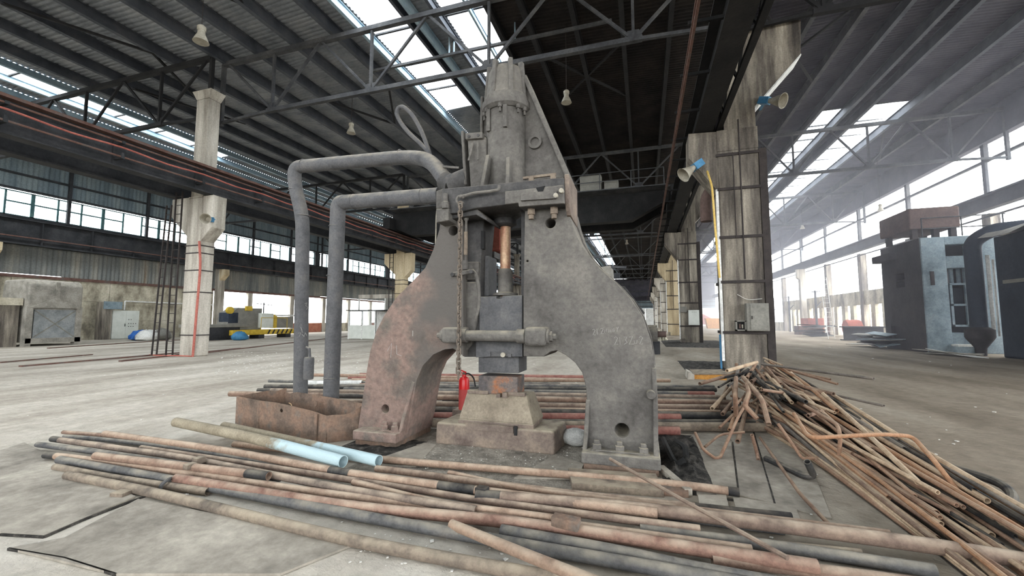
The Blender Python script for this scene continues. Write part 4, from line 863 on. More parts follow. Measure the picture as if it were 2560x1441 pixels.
# ================================================================ anvil
an = thing('anvil', 'dusty rust-stained anvil block with dies under the hammer ram', 'anvil', (-1.85, 5.5, 0))
MB().hexa([(-2.63, 4.99, 0), (-1.05, 5.0, 0), (-.98, 5.62, 0), (-2.6, 5.62, 0)], [(-2.62, 5.0, .28), (-1.06, 5.0, .28), (-1.02, 5.58, .28), (-2.58, 5.58, .28)]).build('base_block', 'anvil', an, bevel=.03)
b = [onY(1145, 1052, 5.04), onY(1330, 1070, 5.04)]; zz = .3
MB().box(b[0].x, b[1].x + .02, 5.04, 5.52, .26, .33).build('sow_plate', 'anvil', an, bevel=.01)
MB().hexa([(b[0].x + .005, 5.045, .33), (b[1].x + .015, 5.045, .33), (b[1].x + .04, 5.5, .33), (b[0].x + .02, 5.5, .33)], [(-2.24, 5.12, .665), (-1.43, 5.12, .665), (-1.41, 5.46, .665), (-2.22, 5.46, .665)]).build('sow_block', 'anvil_dusty', an, bevel=.012)
MB().box(-2.22, -1.93, 5.08, 5.16, .655, .70).build('key_strip', 'anvil', an, bevel=.006); MB().box(-1.68, -1.44, 5.08, 5.16, .655, .70).build('key_strip', 'anvil', an, bevel=.006)
MB().box(-2.07, -1.54, 5.1, 5.42, .66, .89).build('lower_die', 'die_rust', an, bevel=.01)
MB().box(-1.72, -1.66, 5.03, 5.12, .635, .70).build('wedge_key', 'anvil', an); MB().box(-1.80, -1.75, 5.03, 5.1, .635, .68).build('wedge_key', 'anvil', an)
p = onY(1289, 1078, 4.99); MB().box(p.x - .02, p.x + .02, 4.985, 5.01, p.z - .055, p.z + .055).build('key_slot', 'black_steel', an)
MB().box(onY(1165, 1050, 4.99).x, p.x - .03, 4.984, 5.0, p.z - .03, p.z + .05).build('key_bar', 'anvil', an)

# ================================================================ steam pipes beside the hammer
P1 = fillet([onY(752, 1000, 5.75), onY(757, 545, 5.75), onY(738, 468, 5.75), onY(735, 418, 5.75), onY(1012, 393, 5.75), onY(1075, 398, 5.5), onY(1120, 460, 5.28)], .32, 7)
P1[0] = Vector((P1[0].x, 5.75, 0.0))
s1 = thing('steam_pipe', 'tall grey steam pipe bent over to the valve chest, outer one of the pair', 'steam pipe', (P1[0].x, 5.75, 0), 'steam pipes of the hammer')
MB().tube(P1, .113, 24).build('pipe_run', 'grey_pipe', s1, smooth=True)
def wring(P, r, parent, d=(0, 0, 1)): MB().lathe([(r, -.008), (r + .006, 0), (r, .008)], P, d, 24).build('weld_ring', 'grey_pipe', parent, smooth=True)
for a in ((757, 540), (739, 475)): wring(onY(a[0], a[1], 5.75), .114, s1)
wring(onY(760, 415, 5.75), .114, s1, (1, 0, 0)); wring(onY(1002, 392, 5.75), .114, s1, (1, 0, 0))
lp = spline([onY(*a, 5.6) for a in ((1076, 398), (1070, 380), (1050, 358), (1025, 335), (1003, 308), (992, 284), (998, 269), (1012, 270), (1032, 290), (1052, 325), (1066, 360), (1074, 385), (1077, 398))], 5)
MB().tube(lp, .034, 10).build('hose_loop', 'grey_pipe', s1, smooth=True)
p = onY(772, 915, 5.62); MB().lathe([(.075, 0), (.08, .03), (.08, .33), (.07, .36)], (p.x, 5.62, p.z - .22), n=20).build('oil_pot', 'grey_pipe', s1, smooth=True)
MB().tube([(p.x - .1, 5.66, p.z + .3), (p.x, 5.62, p.z + .28), (p.x + .02, 5.62, p.z + .12)], .02, 8).build('pot_bracket', 'grey_pipe', s1)
for pts in ([(762, 760), (768, 757), (764, 765), (770, 768), (766, 775)], [(752, 818), (756, 832), (754, 822)], [(745, 834), (752, 832), (748, 842)], [(755, 836), (760, 842), (763, 832), (767, 840)]):
    MB().tube([onY(x, y, 5.634) for x, y in pts], .003, 4).build('chalk_mark', 'chalk', s1)
P2 = fillet([onY(827, 1005, 5.45), onY(845, 520, 5.45), onY(850, 507, 5.45), onY(1098, 489, 5.45)], .36, 8); P2[0] = Vector((P2[0].x, 5.45, 0))
s2 = thing('steam_pipe', 'grey steam exhaust pipe with single elbow, inner one of the pair', 'steam pipe', (P2[0].x, 5.45, 0), 'steam pipes of the hammer')
MB().tube(P2, .118, 24).build('pipe_run', 'grey_pipe', s2, smooth=True)
for a in ((842, 566), (836, 690), (829, 945)): wring(onY(a[0], a[1], 5.45), .119, s2)
wring(onY(885, 505, 5.45), .119, s2, (1, 0, 0)); wring(onY(1057, 492, 5.45), .119, s2, (1, 0, 0))
MB().tube(spline([onY(*a, 4.9) for a in ((1099, 478), (1096, 500), (1091, 540), (1090, 580), (1089, 610))], 4), .009, 6).build('loose_cable', 'lamp_cream', label='pale loose cable dangling at the left end of the hammer beam', cat='cable')

# ================================================================ chain, extinguisher, steel box, stone
ch = thing('steel_chain', 'long rusty link chain hanging from the hand lever of the hammer', 'chain', onY(1150, 945, 4.57))
pt, pb = onY(1151, 507, 4.57), onY(1146, 945, 4.57); n = 38
def linkmesh(turn):
    mb = MB(); L = (pt - pb).length / n; pts = []
    for k in range(16):
        a = 2 * math.pi * k / 16; x, z = .024 * math.cos(a), .018 * math.sin(a) + (L * .42 if math.sin(a) > 0 else -L * .42)
        pts.append((x if not turn else 0, 0 if not turn else x, z))
    mb.tube(pts, .0105, 6, closed=True); me = bpy.data.meshes.new('chain_link'); me.from_pydata([tuple(v) for v in mb.v], [], mb.f); me.materials.append(MATS['chain_steel'])
    me.polygons.foreach_set('use_smooth', [True] * len(me.polygons)); return me
lm = [linkmesh(0), linkmesh(1)]
for i in range(n):
    o = bpy.data.objects.new('chain_link', lm[i % 2]); COL.objects.link(o); o.parent = ch; o.location = pt + (pb - pt) * ((i + .5) / n) - wloc(ch)
    o.rotation_euler = (0, 0, rng.uniform(-.3, .3))
ex = thing('fire_extinguisher', 'red fire extinguisher with faded lower half behind the anvil', 'fire extinguisher', (onY(1160, 1000, 5.75).x, 5.75, 0))
ep = Vector((ex.location.x, 5.75, .3)); d = Vector((.04, 0, 1)).normalized()
MB().box(ep.x - .14, ep.x + .14, 5.65, 5.9, 0, .3).build('stand_block', 'anvil', ex)
ztop = onY(1160, 945, 5.75).z; zmid = onY(1160, 973, 5.75).z
MB().lathe([(.075, 0), (.078, .02), (.078, zmid - .3)], ep, n=24).build('cylinder_body', 'ext_dusty', ex, smooth=True)
MB().lathe([(.0785, 0), (.0785, ztop - zmid - .03), (.065, ztop - zmid), (.03, ztop - zmid + .02), (.028, ztop - zmid + .05)], (ep.x, ep.y, zmid), n=24).build('cylinder_top', 'ext_red', ex, smooth=True)
MB().box(ep.x - .02, ep.x + .02, 5.73, 5.77, ztop + .03, ztop + .08).build('valve', 'chain_steel', ex)
MB().bar((ep.x + .03, 5.75, ztop + .08), (ep.x - .09, 5.75, ztop + .12), .025, .015).build('handle', 'ext_red', ex); MB().bar((ep.x + .03, 5.75, ztop + .07), (ep.x - .07, 5.75, ztop + .07), .025, .015).build('squeeze_lever', 'ext_red', ex)
MB().tube(spline([(ep.x + .02, 5.75, ztop + .06), (ep.x + .08, 5.75, ztop + .06), (ep.x + .15, 5.75, ztop + .0), (ep.x + .18, 5.75, ztop - .12)], 5), .012, 8).build('hose', 'black_rubber', ex, smooth=True)
# open rusty steel box with wavy rim
bx = thing('steel_box', 'open rusty sheet-steel box with dented rim beside the hammer foot', 'steel box', (-4.7, 5.0, 0))
FL, FR, BR, BL = Vector((-5.88, 4.84, 0)), Vector((-4.02, 4.62, 0)), Vector((-3.62, 4.98, 0)), Vector((-5.62, 5.5, 0))
def wall_sheet(a, b, ha, hb, name, dips, t=.012, cuts=None, m='box_rust'):
    n = 20; mb = MB(); d = (b - a).normalized(); s = Vector((d.y, -d.x, 0)) * t
    for i in range(n + 1):
        f = i / n; h = ha + (hb - ha) * f + sum(A * math.exp(-((f - c) / w_) ** 2) for c, w_, A in dips); p = a + (b - a) * f
        bow = Vector((d.y, -d.x, 0)) * .02 * math.sin(f * 5)
        mb.v += [p, p + s, p + s + bow + Vector((0, 0, h)), p + bow + Vector((0, 0, h))]
    for i in range(n):
        for k in range(4): mb.f.append((i * 4 + k, i * 4 + 4 + k, i * 4 + 4 + (k + 1) % 4, i * 4 + (k + 1) % 4))
    mb.f += [(0, 1, 2, 3), tuple(n * 4 + k for k in (3, 2, 1, 0))]
    return mb.build(name, m, bx, cuts=cuts, ang=50)
q = onY(713, 1025, 4.77)
wall_sheet(FL, FR, .47, .37, 'front_panel', [(.75, .2, -.0), (1, .12, -.03), (.5, .2, .02)], cuts=[MB().cyl((q.x, 4.5, q.z), (q.x, 5.05, q.z), .028, 16)])
wall_sheet(FR, BR, .35, .47, 'side_panel', [(.45, .25, -.05)])
wall_sheet(BR, BL, .44, .47, 'back_panel', [(.95, .06, -.05)]); wall_sheet(BL, FL, .50, .47, 'side_panel', [(.2, .1, -.03)])
MB().hexa([FL, FR, BR, BL], [p + Vector((0, 0, .02)) for p in (FL, FR, BR, BL)]).build('bottom_plate', 'box_rust', bx)
for f in (.28, .9): p = FL + (FR - FL) * f; MB().box(p.x - .02, p.x + .02, p.y - .03, p.y - .012, 0, .36).build('seam_strip', 'box_rust', bx)
p = onY(787, 1010, 5.15); MB().lathe([(.05, 0), (.05, .012), (.03, .012)], (p.x, p.y, p.z), (0, -1, 0), 14).build('ring_lug', 'box_rust', bx)
rope = [onY(*a, 4.72) for a in ((722, 1008), (728, 1012), (732, 1028), (740, 1050), (748, 1075))]
tw = thing('twine', 'loose brown twine hanging over the front of the rusty box', 'twine', onY(735, 1075, 4.7))
MB().tube(spline(rope, 4), .006, 5).build('strand', 'rope', tw); MB().tube(spline([onY(*a, 4.71) for a in ((720, 1023), (730, 1030), (738, 1052), (752, 1066), (754, 1072), (744, 1074), (760, 1085))], 4), .005, 5).build('strand', 'rope', tw)
mb = MB().lathe([(.05, 0), (.12, .04), (.14, .1), (.11, .17), (.04, .2)], (0, 0, 0), n=12); r = random.Random(3)
p = onZ(1440, 1115); P = [Vector((v.x * 1.35, v.y, v.z)) * r.uniform(.85, 1.1) + p for v in mb.v]; mb.v = P
mb.build('pale_stone', 'stone_white', label='pale rounded stone lying between the anvil and the right foot', cat='stone', smooth=True, ang=60)
# red box seen through the hammer behind the piston rod
rb = thing('control_box', 'faded red control box mounted behind the piston rod', 'control box', onY(1232, 640, 5.9))
MB().prism(xz([(1217, 560), (1252, 562), (1252, 628), (1217, 632)], 5.9), 5.9, 6.1).build('body', 'rust_red', rb, bevel=.01)
MB().prism(xz([(1220, 565), (1249, 567), (1249, 624), (1220, 627)], 5.89), 5.885, 5.9).build('door', 'rust_red', rb)
q = onY(1232, 630, 6.0); MB().box(q.x - .1, q.x + .1, 5.8, 6.1, q.z - .12, q.z - .03).box(q.x - .02, q.x + .05, 5.42, 6.05, 2.0, q.z - .1).build('bracket', 'casting_dark', rb)
# ================================================================ loose pipes in the foreground
def pipe_px(pts, dia, lift, m, label, group=None, name='steel_pipe', n=14, ends=None, hollow=.82, bands=()):
    """centre-line pixels -> a pipe resting at height lift; dia in metres"""
    r = dia / 2; L = lift if isinstance(lift, (list, tuple)) else [lift] * len(pts)
    P = [onZ(x, y, r + l) for (x, y), l in zip(pts, L)]
    path = spline(P, 5)
    if not bands:
        return MB().tube(path, r, n, hollow=hollow).build(name, m, label=label, cat='pipe', group=group, smooth=True)
    t = thing(name, label, 'pipe', P[0] - Vector((0, 0, r)), group)
    MB().tube(path, r, n, hollow=hollow).build('pipe_wall', m, t, smooth=True)
    tot = len(path) - 1
    for (f0, f1, bm, ex) in bands:
        def at(f): i = min(int(f * tot), tot - 1); return path[i].lerp(path[i + 1], f * tot - i)
        seg = [at(f0 + (f1 - f0) * k / 4) for k in range(5)]
        MB().tube(seg, r * ex, n, hollow=.9).build('coated_length', bm, t, smooth=True)
    return t
FG = 'loose pipes on the floor before the hammer'
pipe_px([(168, 1189), (403, 1237), (860, 1347), (1354, 1441), (1600, 1488)], .085, 0, 'dusty_pipe', 'frontmost long dusty grey pipe lying on the floor', FG)
pipe_px([(148, 1150), (420, 1199), (860, 1283), (1186, 1343), (1656, 1425), (1900, 1468)], .085, .01, 'grey_steel_pipe', 'second long pipe from the front, blue-grey steel', FG)
pipe_px([(138, 1168), (300, 1198), (520, 1230)], .07, 0, 'dusty_pipe', 'short dusty pipe tucked under the blue-grey pipe at the left', FG)
pipe_px([(114, 1138), (235, 1152), (500, 1190), (850, 1240), (1390, 1310), (1880, 1378)], .075, .03, 'rust_pipe', 'long reddish pipe with a black left end', FG, bands=[(0, .05, 'dark_pipe', 1.02)])
pipe_px([(238, 1140), (450, 1165), (672, 1191)], .078, .09, 'rust_pipe', 'short rusty pipe with a dark open right end', FG, bands=[(.88, 1, 'dark_pipe', 1.02)])
pipe_px([(94, 1112), (235, 1130), (480, 1165), (700, 1197)], .065, .04, 'grey_steel_pipe', 'grey pipe reaching farthest to the left', FG)
pipe_px([(131, 1098), (300, 1122), (470, 1147), (850, 1221), (1190, 1277)], .07, .07, 'rust_pipe', 'pinkish pipe with black left tip below the blue pipes', FG, bands=[(0, .03, 'dark_pipe', 1.03)])
pipe_px([(161, 1092), (300, 1104), (464, 1124), (800, 1180)], .055, .03, 'grey_steel_pipe', 'thin grey pipe among the left pipe ends', FG)
pipe_px([(158, 1081), (262, 1089), (420, 1106)], .05, .05, 'rust_pipe', 'thin rusty pipe at the back left end of the pipes', FG)
pipe_px([(262, 1085), (571, 1129), (850, 1181), (1203, 1229), (1643, 1284)], .082, .06, 'rust_pipe', 'brown pipe with black wrapped lengths ending at a square-cut end', FG, bands=[(.48, .52, 'dark_pipe', 1.03), (.68, .74, 'dark_pipe', 1.06)])
pipe_px([(353, 1120), (600, 1157), (860, 1198), (1018, 1222), (1186, 1249), (1387, 1277), (1750, 1324)], .06, .05, 'rust_pipe', 'slim tan pipe weaving through the middle of the pipes', FG)
pipe_px([(585, 1111), (954, 1149), (1400, 1186), (1700, 1213), (1848, 1232)], .075, .02, 'rust_pipe', 'brown pipe nearest the hammer with a black right tip', FG, bands=[(.95, 1, 'tube_black', 1.03)])
pipe_px([(940, 1172), (1015, 1181), (1320, 1222), (1700, 1265), (1979, 1294)], .068, .03, 'rust_pipe', 'pink-brown pipe with a black tarred right end', FG, bands=[(.78, 1, 'tube_black', 1.03)])
pipe_px([(1122, 1182), (1320, 1223), (1700, 1270), (2224, 1334)], .05, .05, 'rust_pipe', 'thin rust-tan pipe ending in the scrap pile', FG)
pipe_px([(1190, 1240), (1450, 1259), (1700, 1284), (2271, 1358), (2600, 1408)], .098, .05, 'rust_pipe', 'thickest brown pipe running out at the right edge', FG, bands=[(0, .06, 'dark_pipe', 1.03)])
pipe_px([(884, 1206), (1085, 1256), (1287, 1284), (1420, 1302)], .062, .07, 'rust_pipe', 'short pinkish pipe slanting across the middle pipes', FG)
pipe_px([(440, 1197), (850, 1263), (1186, 1297), (1450, 1329), (1710, 1369), (2044, 1418)], .088, .035, 'rust_pipe', 'long rusty pipe with bright edges and a square right end', FG)
pipe_px([(1129, 1312), (1290, 1378), (1440, 1438), (1560, 1485)], .072, [.06, .1, .14, .16], 'rust_pipe', 'rusty pipe lying across the front pipes towards the viewer', FG)
pipe_px([(1253, 1330), (1500, 1375), (1710, 1420), (1950, 1466)], .10, .0, 'grey_steel_pipe', 'thick grey pipe at the lower right of the pipes', FG)
pipe_px([(1560, 1330), (1750, 1345), (2153, 1385)], .06, .0, 'dusty_pipe', 'olive grey pipe under the thick brown pipe', FG)
pipe_px([(1600, 1325), (1900, 1362), (2338, 1428)], .08, .0, 'grey_steel_pipe', 'long olive-grey pipe at the right of the pipes', FG)
pipe_px([(1780, 1400), (2046, 1428), (2300, 1462)], .08, .0, 'rust_pipe', 'rusty pipe at the bottom edge right of centre', FG)
pipe_px([(1420, 1252), (1700, 1296), (1960, 1328)], .06, .0, 'grey_steel_pipe', 'dark grey pipe hidden between brown pipes right of centre', FG)
rod = [onZ(1525, 1148, .20), onZ(1700, 1247, .2), onZ(1969, 1396, .16)]
MB().tube(rod, .017, 8).build('steel_rod', 'rust_pipe', label='long thin rusty rod leaning from the hammer foot over the pipes', cat='rod', smooth=True)
BG_ = 'two pale blue pipes lying on the other pipes'
for pts, lf, lab in (([(440, 1056), (640, 1098), (858, 1155)], [.22, .2, .15], 'fallen pipe painted pale blue at its right end, front one'), ([(560, 1066), (750, 1108), (947, 1153)], [.16, .15, .13], 'fallen pipe painted pale blue at its right end, rear one')):
    P = [onZ(x, y, l) for (x, y), l in zip(pts, lf)]; MB().tube(spline(P, 6), .062 if lf[0] > .2 else .058, 20, hollow=.9).build('blue_pipe', 'blue_pipe', label=lab, cat='pipe', group=BG_, smooth=True)
def block(px, sx, sy, sz, z, rot, m, label, name='steel_block'):
    p = onZ(*px, z); c_, s_ = math.cos(rot), math.sin(rot); P = [(p.x + a * c_ - b * s_, p.y + a * s_ + b * c_, z) for a, b in ((-sx / 2, -sy / 2), (sx / 2, -sy / 2), (sx / 2, sy / 2), (-sx / 2, sy / 2))]
    MB().hexa(P, [(a, b, c + sz) for a, b, c in P]).build(name, m, label=label, cat='block', bevel=.004)
block((303, 1243), .13, .1, .05, 0, .2, 'dusty_pipe', 'small wooden wedge under the frontmost pipe', 'wooden_wedge')
block((497, 1158), .09, .09, .06, .12, -.1, 'dusty_pipe', 'small square steel block welded on the pinkish pipe')
block((475, 1172), .08, .09, .05, .12, -.1, 'dusty_pipe', 'lower small steel block on the short rusty pipe')
block((1415, 1318), .20, .09, .07, .1, -.14, 'box_rust', 'rusty flat steel block clamped on the front pipes')
block((1205, 1236), .10, .08, .06, .1, -.1, 'tube_black', 'black square coupling block among the middle pipes')
MB().tube(spline([onZ(400, 1225, .02), onZ(405, 1212, .07), onZ(420, 1200, .1), onZ(430, 1197, .06)], 4), .016, 8).build('bent_hook', 'grey_steel_pipe', label='small bent hook between the two front pipes', cat='hook', smooth=True)
p = onZ(1560, 1225); MB().prism([(onZ(1437, 1203).x, onZ(1437, 1203).y), (onZ(1720, 1232).x, onZ(1720, 1232).y), (onZ(1722, 1246).x, onZ(1722, 1246).y), (onZ(1432, 1222).x, onZ(1432, 1222).y)], .0, .05, 'z').build('flat_bar', 'box_rust', label='long flat rusty bar in front of the right foot', cat='bar')

# ================================================================ heap of long pipes behind the hammer
BK = 'long pipes heaped behind the hammer'
def back_pipe(a, b, dia, Yd, m, label, band=None):
    A, B = onZ(a[0], a[1], Yd[0]), onZ(b[0], b[1], Yd[1]); P = [A, (A + B) / 2 + Vector((0, rng.uniform(-.03, .03), rng.uniform(-.015, .015))), B]
    path = spline(P, 4)
    if band:
        t = thing('steel_pipe', label, 'pipe', P[0], BK); MB().tube(path, dia / 2, 12, hollow=.85).build('pipe_wall', m, t, smooth=True)
        f0, f1, bm = band; n = len(path) - 1
        def at(f): i = min(int(f * n), n - 1); return path[i].lerp(path[i + 1], f * n - i)
        MB().tube([at(f0 + (f1 - f0) * k / 3) for k in range(4)], dia / 2 * 1.03, 12, hollow=.9).build('coated_length', bm, t, smooth=True)
    else: MB().tube(path, dia / 2, 12, hollow=.85).build('steel_pipe', m, label=label, cat='pipe', group=BK, smooth=True)
def zrow(y): return .06 + (1077 - y) / 140 * .30   # the heap rises towards the back
rows = [  # left end, right end, diameter, material, what sets it apart
    ((1095, 1076), (1698, 1078), .12, 'red_pipe', 'lowest short red pipe behind the hammer, right end showing by the foot'),
    ((1080, 1058), (1911, 1069), .13, 'dusty_pipe', 'thick brown pipe along the front of the rear heap'),
    ((1000, 1052), (1905, 1056), .09, 'dark_pipe', 'dark pipe just above the thick brown pipe of the rear heap'),
    ((1060, 1040), (1701, 1044), .11, 'red_pipe', 'red-ended pipe in the rear heap right of the foot'),
    ((700, 1018), (1882, 1042), .11, 'dark_pipe', 'thick black pipe in the middle of the rear heap'),
    ((860, 1022), (1800, 1030), .06, 'rust_pipe', 'thin rusty pipe in the lower rear heap'),
    ((690, 1003), (1840, 1020), .10, 'rust_pipe', 'brown pipe of the rear heap reaching the tube tangle'),
    ((574, 985), (1849, 1008), .10, 'rust_pipe', 'pink-rust pipe reaching farthest left behind the box'),
    ((845, 990), (1795, 1003), .085, 'dark_pipe', 'black oily pipe seen left of the hammer'),
    ((645, 977), (1812, 995), .095, 'rust_pipe', 'pinkish pipe with black left end in the rear heap'),
    ((860, 974), (1785, 985), .085, 'grey_steel_pipe', 'grey pipe with a reddish right end in the rear heap'),
    ((662, 967), (1790, 975), .09, 'dark_pipe', 'black and rust pipe in the upper rear heap'),
    ((793, 966), (1785, 968), .08, 'grey_steel_pipe', 'bluish grey pipe in the upper rear heap'),
    ((900, 962), (1600, 963), .06, 'rust_pipe', 'thin tan pipe in the upper rear heap'),
    ((672, 953), (1400, 960), .065, 'grey_steel_pipe', 'slim grey pipe with a stepped left end'),
    ((765, 958), (905, 957), .10, 'plaster_white', 'short white pipe between the steam pipes and the hammer'),
    ((783, 938), (1560, 952), .075, 'rust_pipe', 'rusty pipe at the upper left of the rear heap'),
    ((880, 951), (1675, 952), .08, 'rust_pipe', 'dull pink pipe near the top of the rear heap'),
    ((900, 938), (1465, 944), .095, 'red_pipe', 'bright red pipe along the top of the rear heap'),
    ((870, 945), (1250, 937), .05, 'red_pipe', 'thin red pipe at the top left of the rear heap')]
for i, (a, b, dm, m, lab) in enumerate(rows):
    ya, yb = max(zrow(a[1]), dm / 2), max(zrow(b[1]), dm / 2)
    back_pipe(a, b, dm, (ya, yb), m, lab, band=(0, .03, 'dark_pipe') if 'black left end' in lab else ((.93, 1.0, 'red_pipe') if 'reddish right end' in lab else None))
for k, (x0, y0, y1) in enumerate(((-6.6, 6.2, 7.6), (-3.6, 6.1, 8.2), (.6, 6.7, 9.2))):   # sleepers carrying the heap
    MB().hexa([(x0, y0, 0), (x0 + .2, y0, 0), (x0 + .2, y1, 0), (x0, y1, 0)], [(x0, y0, .02), (x0 + .2, y0, .02), (x0 + .2, y1, .24), (x0, y1, .24)]).build('pipe_sleeper', 'black_dirt', label=['sloping sleeper under the left ends of the rear pipes', 'sloping sleeper under the rear pipes behind the hammer', 'sloping sleeper under the right ends of the rear pipes'][k], cat='sleeper')
t = thing('timber_crate', 'orange timber board with crumbled concrete at the foot of the stained column', 'crate', onY(1770, 955, 12.6))
MB().prism(xz([(1733, 936), (1818, 936), (1816, 958), (1735, 958)], 12.6), 12.6, 12.7).build('board', 'orange_wood', t); MB().prism(xz([(1720, 930), (1735, 936), (1735, 956), (1718, 952)], 12.6), 12.5, 13.4).build('end_block', 'concrete', t); MB().prism(xz([(1733, 934), (1820, 934), (1818, 937), (1735, 937)], 12.6), 12.55, 13.6).build('lid', 'dusty_pipe', t)

# ================================================================ tangled scrap tubes on the right
SG = 'tubes in the tangled scrap pile'
sr = random.Random(21)
def edgeL(v): return Vector((1.25 + .55 * min(1, v * 2.2) + .1 * v, 8.1 - 5.6 * v, 0))
def edgeR(v): return Vector((3.4 - .4 * v, 11.4 - 7.5 * v, 0))
def ground(u, v): return edgeL(v).lerp(edgeR(v), u)
def hmax(u, v): return (.80 - .62 * min(1, v * 1.05)) * max(.05, 1 - (2 * u - .9) ** 2)
LAB = ['thin rusty tube lying lengthwise in the tangled scrap pile', 'tan dusty tube lying lengthwise in the tangled scrap pile']
def tube_thing(path, r, m, label, n=9):
    MB().tube(path, r, n, hollow=.72).build('scrap_tube', m, label=label, cat='tube', group=SG, smooth=True)
TONES = [('scrap_tube', 'rust-brown'), ('scrap_tube', 'rust-brown'), ('scrap_tube', 'rust-brown'), ('scrap_pale', 'pale tan'), ('scrap_pale', 'pale tan'), ('scrap_grey', 'dull grey'), ('tube_black', 'black scorched')]
for i in range(180):   # the long ones
    u0 = sr.uniform(.05, .95); du = sr.gauss(0, .16); v0 = sr.uniform(-.02, .42); ln = sr.uniform(.3, .75); v1 = min(1.12, v0 + ln); u1 = min(1.0, max(0, u0 + du))
    lay = sr.random(); r = sr.choice([.016, .018, .02, .022, .025, .028])
    a = ground(u0, v0); b = ground(u1, v1); za = r + hmax(u0, v0) * lay; zb = r + hmax(u1, v1) * lay * sr.uniform(.7, 1)
    md = (a + b) / 2; zm = max((za + zb) / 2 + sr.uniform(-.03, .03), r)
    path = spline([Vector((a.x, a.y, za)), Vector((md.x + sr.uniform(-.06, .06), md.y, zm)), Vector((b.x, b.y, zb))], 4)
    m, tone = sr.choice(TONES); um = (u0 + u1) / 2
    where = ['along the left side of', 'through the middle of', 'along the right side of'][0 if um < .33 else 1 if um < .67 else 2]
    tube_thing(path, r, m, f"{'thick' if r > .023 else 'thin'} {tone} tube {where} the scrap pile" + (', reaching nearest the viewer' if v1 > .95 else ''))
for i in range(84):    # short ends sticking out at the head of the pile
    u0 = sr.uniform(.0, .62); v0 = sr.uniform(-.05, .2); a = ground(u0, v0); r = sr.choice([.018, .022, .028, .03])
    an_ = sr.gauss(-1.62, .34); ln = sr.uniform(.8, 2.0); b = a + Vector((math.cos(an_), math.sin(an_), 0)) * ln
    za = hmax(u0, max(0, v0)) * sr.uniform(.5, 1.08) + r; zb = max(r, za - sr.uniform(.0, .28) * ln * .6); m, tone = sr.choice(TONES)
    tube_thing([Vector((a.x, a.y, za)), Vector((b.x, b.y, zb))], r, m, f"short {'thick' if r > .023 else 'thin'} {tone} tube poking out of the {'left' if u0 < .4 else 'right'} side of the pile head")
def bent(pxs, zs, r, m, label, fr=.12):
    P = [onZ(x, y, z) for (x, y), z in zip(pxs, zs)]; tube_thing(fillet(P, fr, 5), r, m, label, 10)
bent([(1985, 1035), (2022, 1096), (2204, 1086), (2281, 1091), (2335, 1152), (2412, 1250)], [.55, .45, .5, .45, .35, .12], .02, 'scrap_tube', 'long tube bent twice lying across the top of the scrap pile')
bent([(2290, 1142), (2506, 1209), (2538, 1245), (2483, 1332)], [.2, .16, .14, .03], .036, 'dark_pipe', 'thick dark pipe with a bent rusty end at the right of the scrap pile', .25)
bent([(1738, 1083), (1757, 1124), (1788, 1147), (1801, 1143), (1844, 1046), (1868, 1005)], [.22, .12, .02, .03, .35, .5], .018, 'scrap_tube', 'V-bent tube sticking out left of the scrap pile', .06)
bent([(1762, 1118), (1801, 1086), (1862, 1081)], [.05, .15, .2], .016, 'scrap_tube', 'thin dark tube bent sideways under the V-bent tube', .1)
bent([(1915, 1147), (2012, 1191), (2034, 1191), (2018, 1155)], [.04, .05, .06, .22], .033, 'dark_pipe', 'short black elbow pipe at the foot of the scrap pile', .06)
bent([(1945, 1060), (2006, 1147), (2058, 1146)], [.4, .08, .1], .018, 'scrap_tube', 'grey tube with a right-angled foot below the scrap pile', .03)
bent([(2012, 1015), (2094, 1062), (2101, 1092), (2096, 1160)], [.55, .5, .42, .1], .019, 'scrap_tube', 'tube bent straight down over the middle of the scrap pile', .1)
bent([(1837, 952), (1845, 938), (1841, 911)], [.55, .62, .78], .03, 'scrap_tube', 'pale short pipe end standing upright at the top of the pile', .04)
bent([(1868, 960), (1872, 985), (1862, 1015), (1893, 1048)], [.7, .65, .55, .42], .03, 'scrap_tube', 'crusty kinked pale pipe at the head of the scrap pile', .05)
bent([(1840, 945), (1838, 990), (1840, 1040)], [.7, .6, .3], .03, 'scrap_tube', 'pinkish tube hanging down at the left of the pile head', .1)
bent([(1858, 944), (1905, 1000), (1922, 1062)], [.75, .62, .4], .03, 'scrap_tube', 'crusty pale pipe pointing at the viewer from the pile head', .1)
bent([(1760, 955), (1880, 930), (1950, 1000)], [.5, .72, .5], .022, 'tube_black', 'dark angle bar lying over the back of the pile head', .02)
bent([(1880, 1088), (1893, 1135), (1896, 1150)], [.3, .06, .02], .02, 'scrap_tube', 'single tan tube leaning down in front of the pile head', .05)
bent([(1900, 1095), (2000, 1235), (2080, 1320)], [.1, .03, .02], .016, 'scrap_tube', 'lone thin tube on the floor plates left of the scrap pile', .1)
bent([(2020, 1040), (2108, 1010), (2120, 1016)], [.5, .3, .25], .022, 'scrap_tube', 'reddish tube at the upper right edge of the pile head', .05)
bent([(1905, 975), (2000, 990), (2108, 1014)], [.62, .5, .2], .022, 'scrap_tube', 'rust-red tube running out to the right of the pile head', .1)
# black debris by the right foot
rd = thing('rubber_scrap', 'torn black rubber strip lying beside the right hammer foot', 'rubber scrap', onZ(1690, 1130))
for pts in ([(1658, 1098), (1672, 1130), (1690, 1160), (1712, 1150)], [(1690, 1105), (1712, 1120), (1716, 1150)]):
    P = [onZ(x, y, .04 + .05 * (i % 2)) for i, (x, y) in enumerate(pts)]; MB().tube(spline(P, 4), .035, 6).build('strip', 'black_rubber', rd, smooth=True)
mb = MB(); p, q = onZ(1652, 1178), onZ(1722, 1240); MB().bar((p.x, p.y, .03), (q.x, q.y, .03), .07, .06).build('angle_bar', 'floor_plate', label='pale angle bar on the floor beside the right hammer foot', cat='bar')
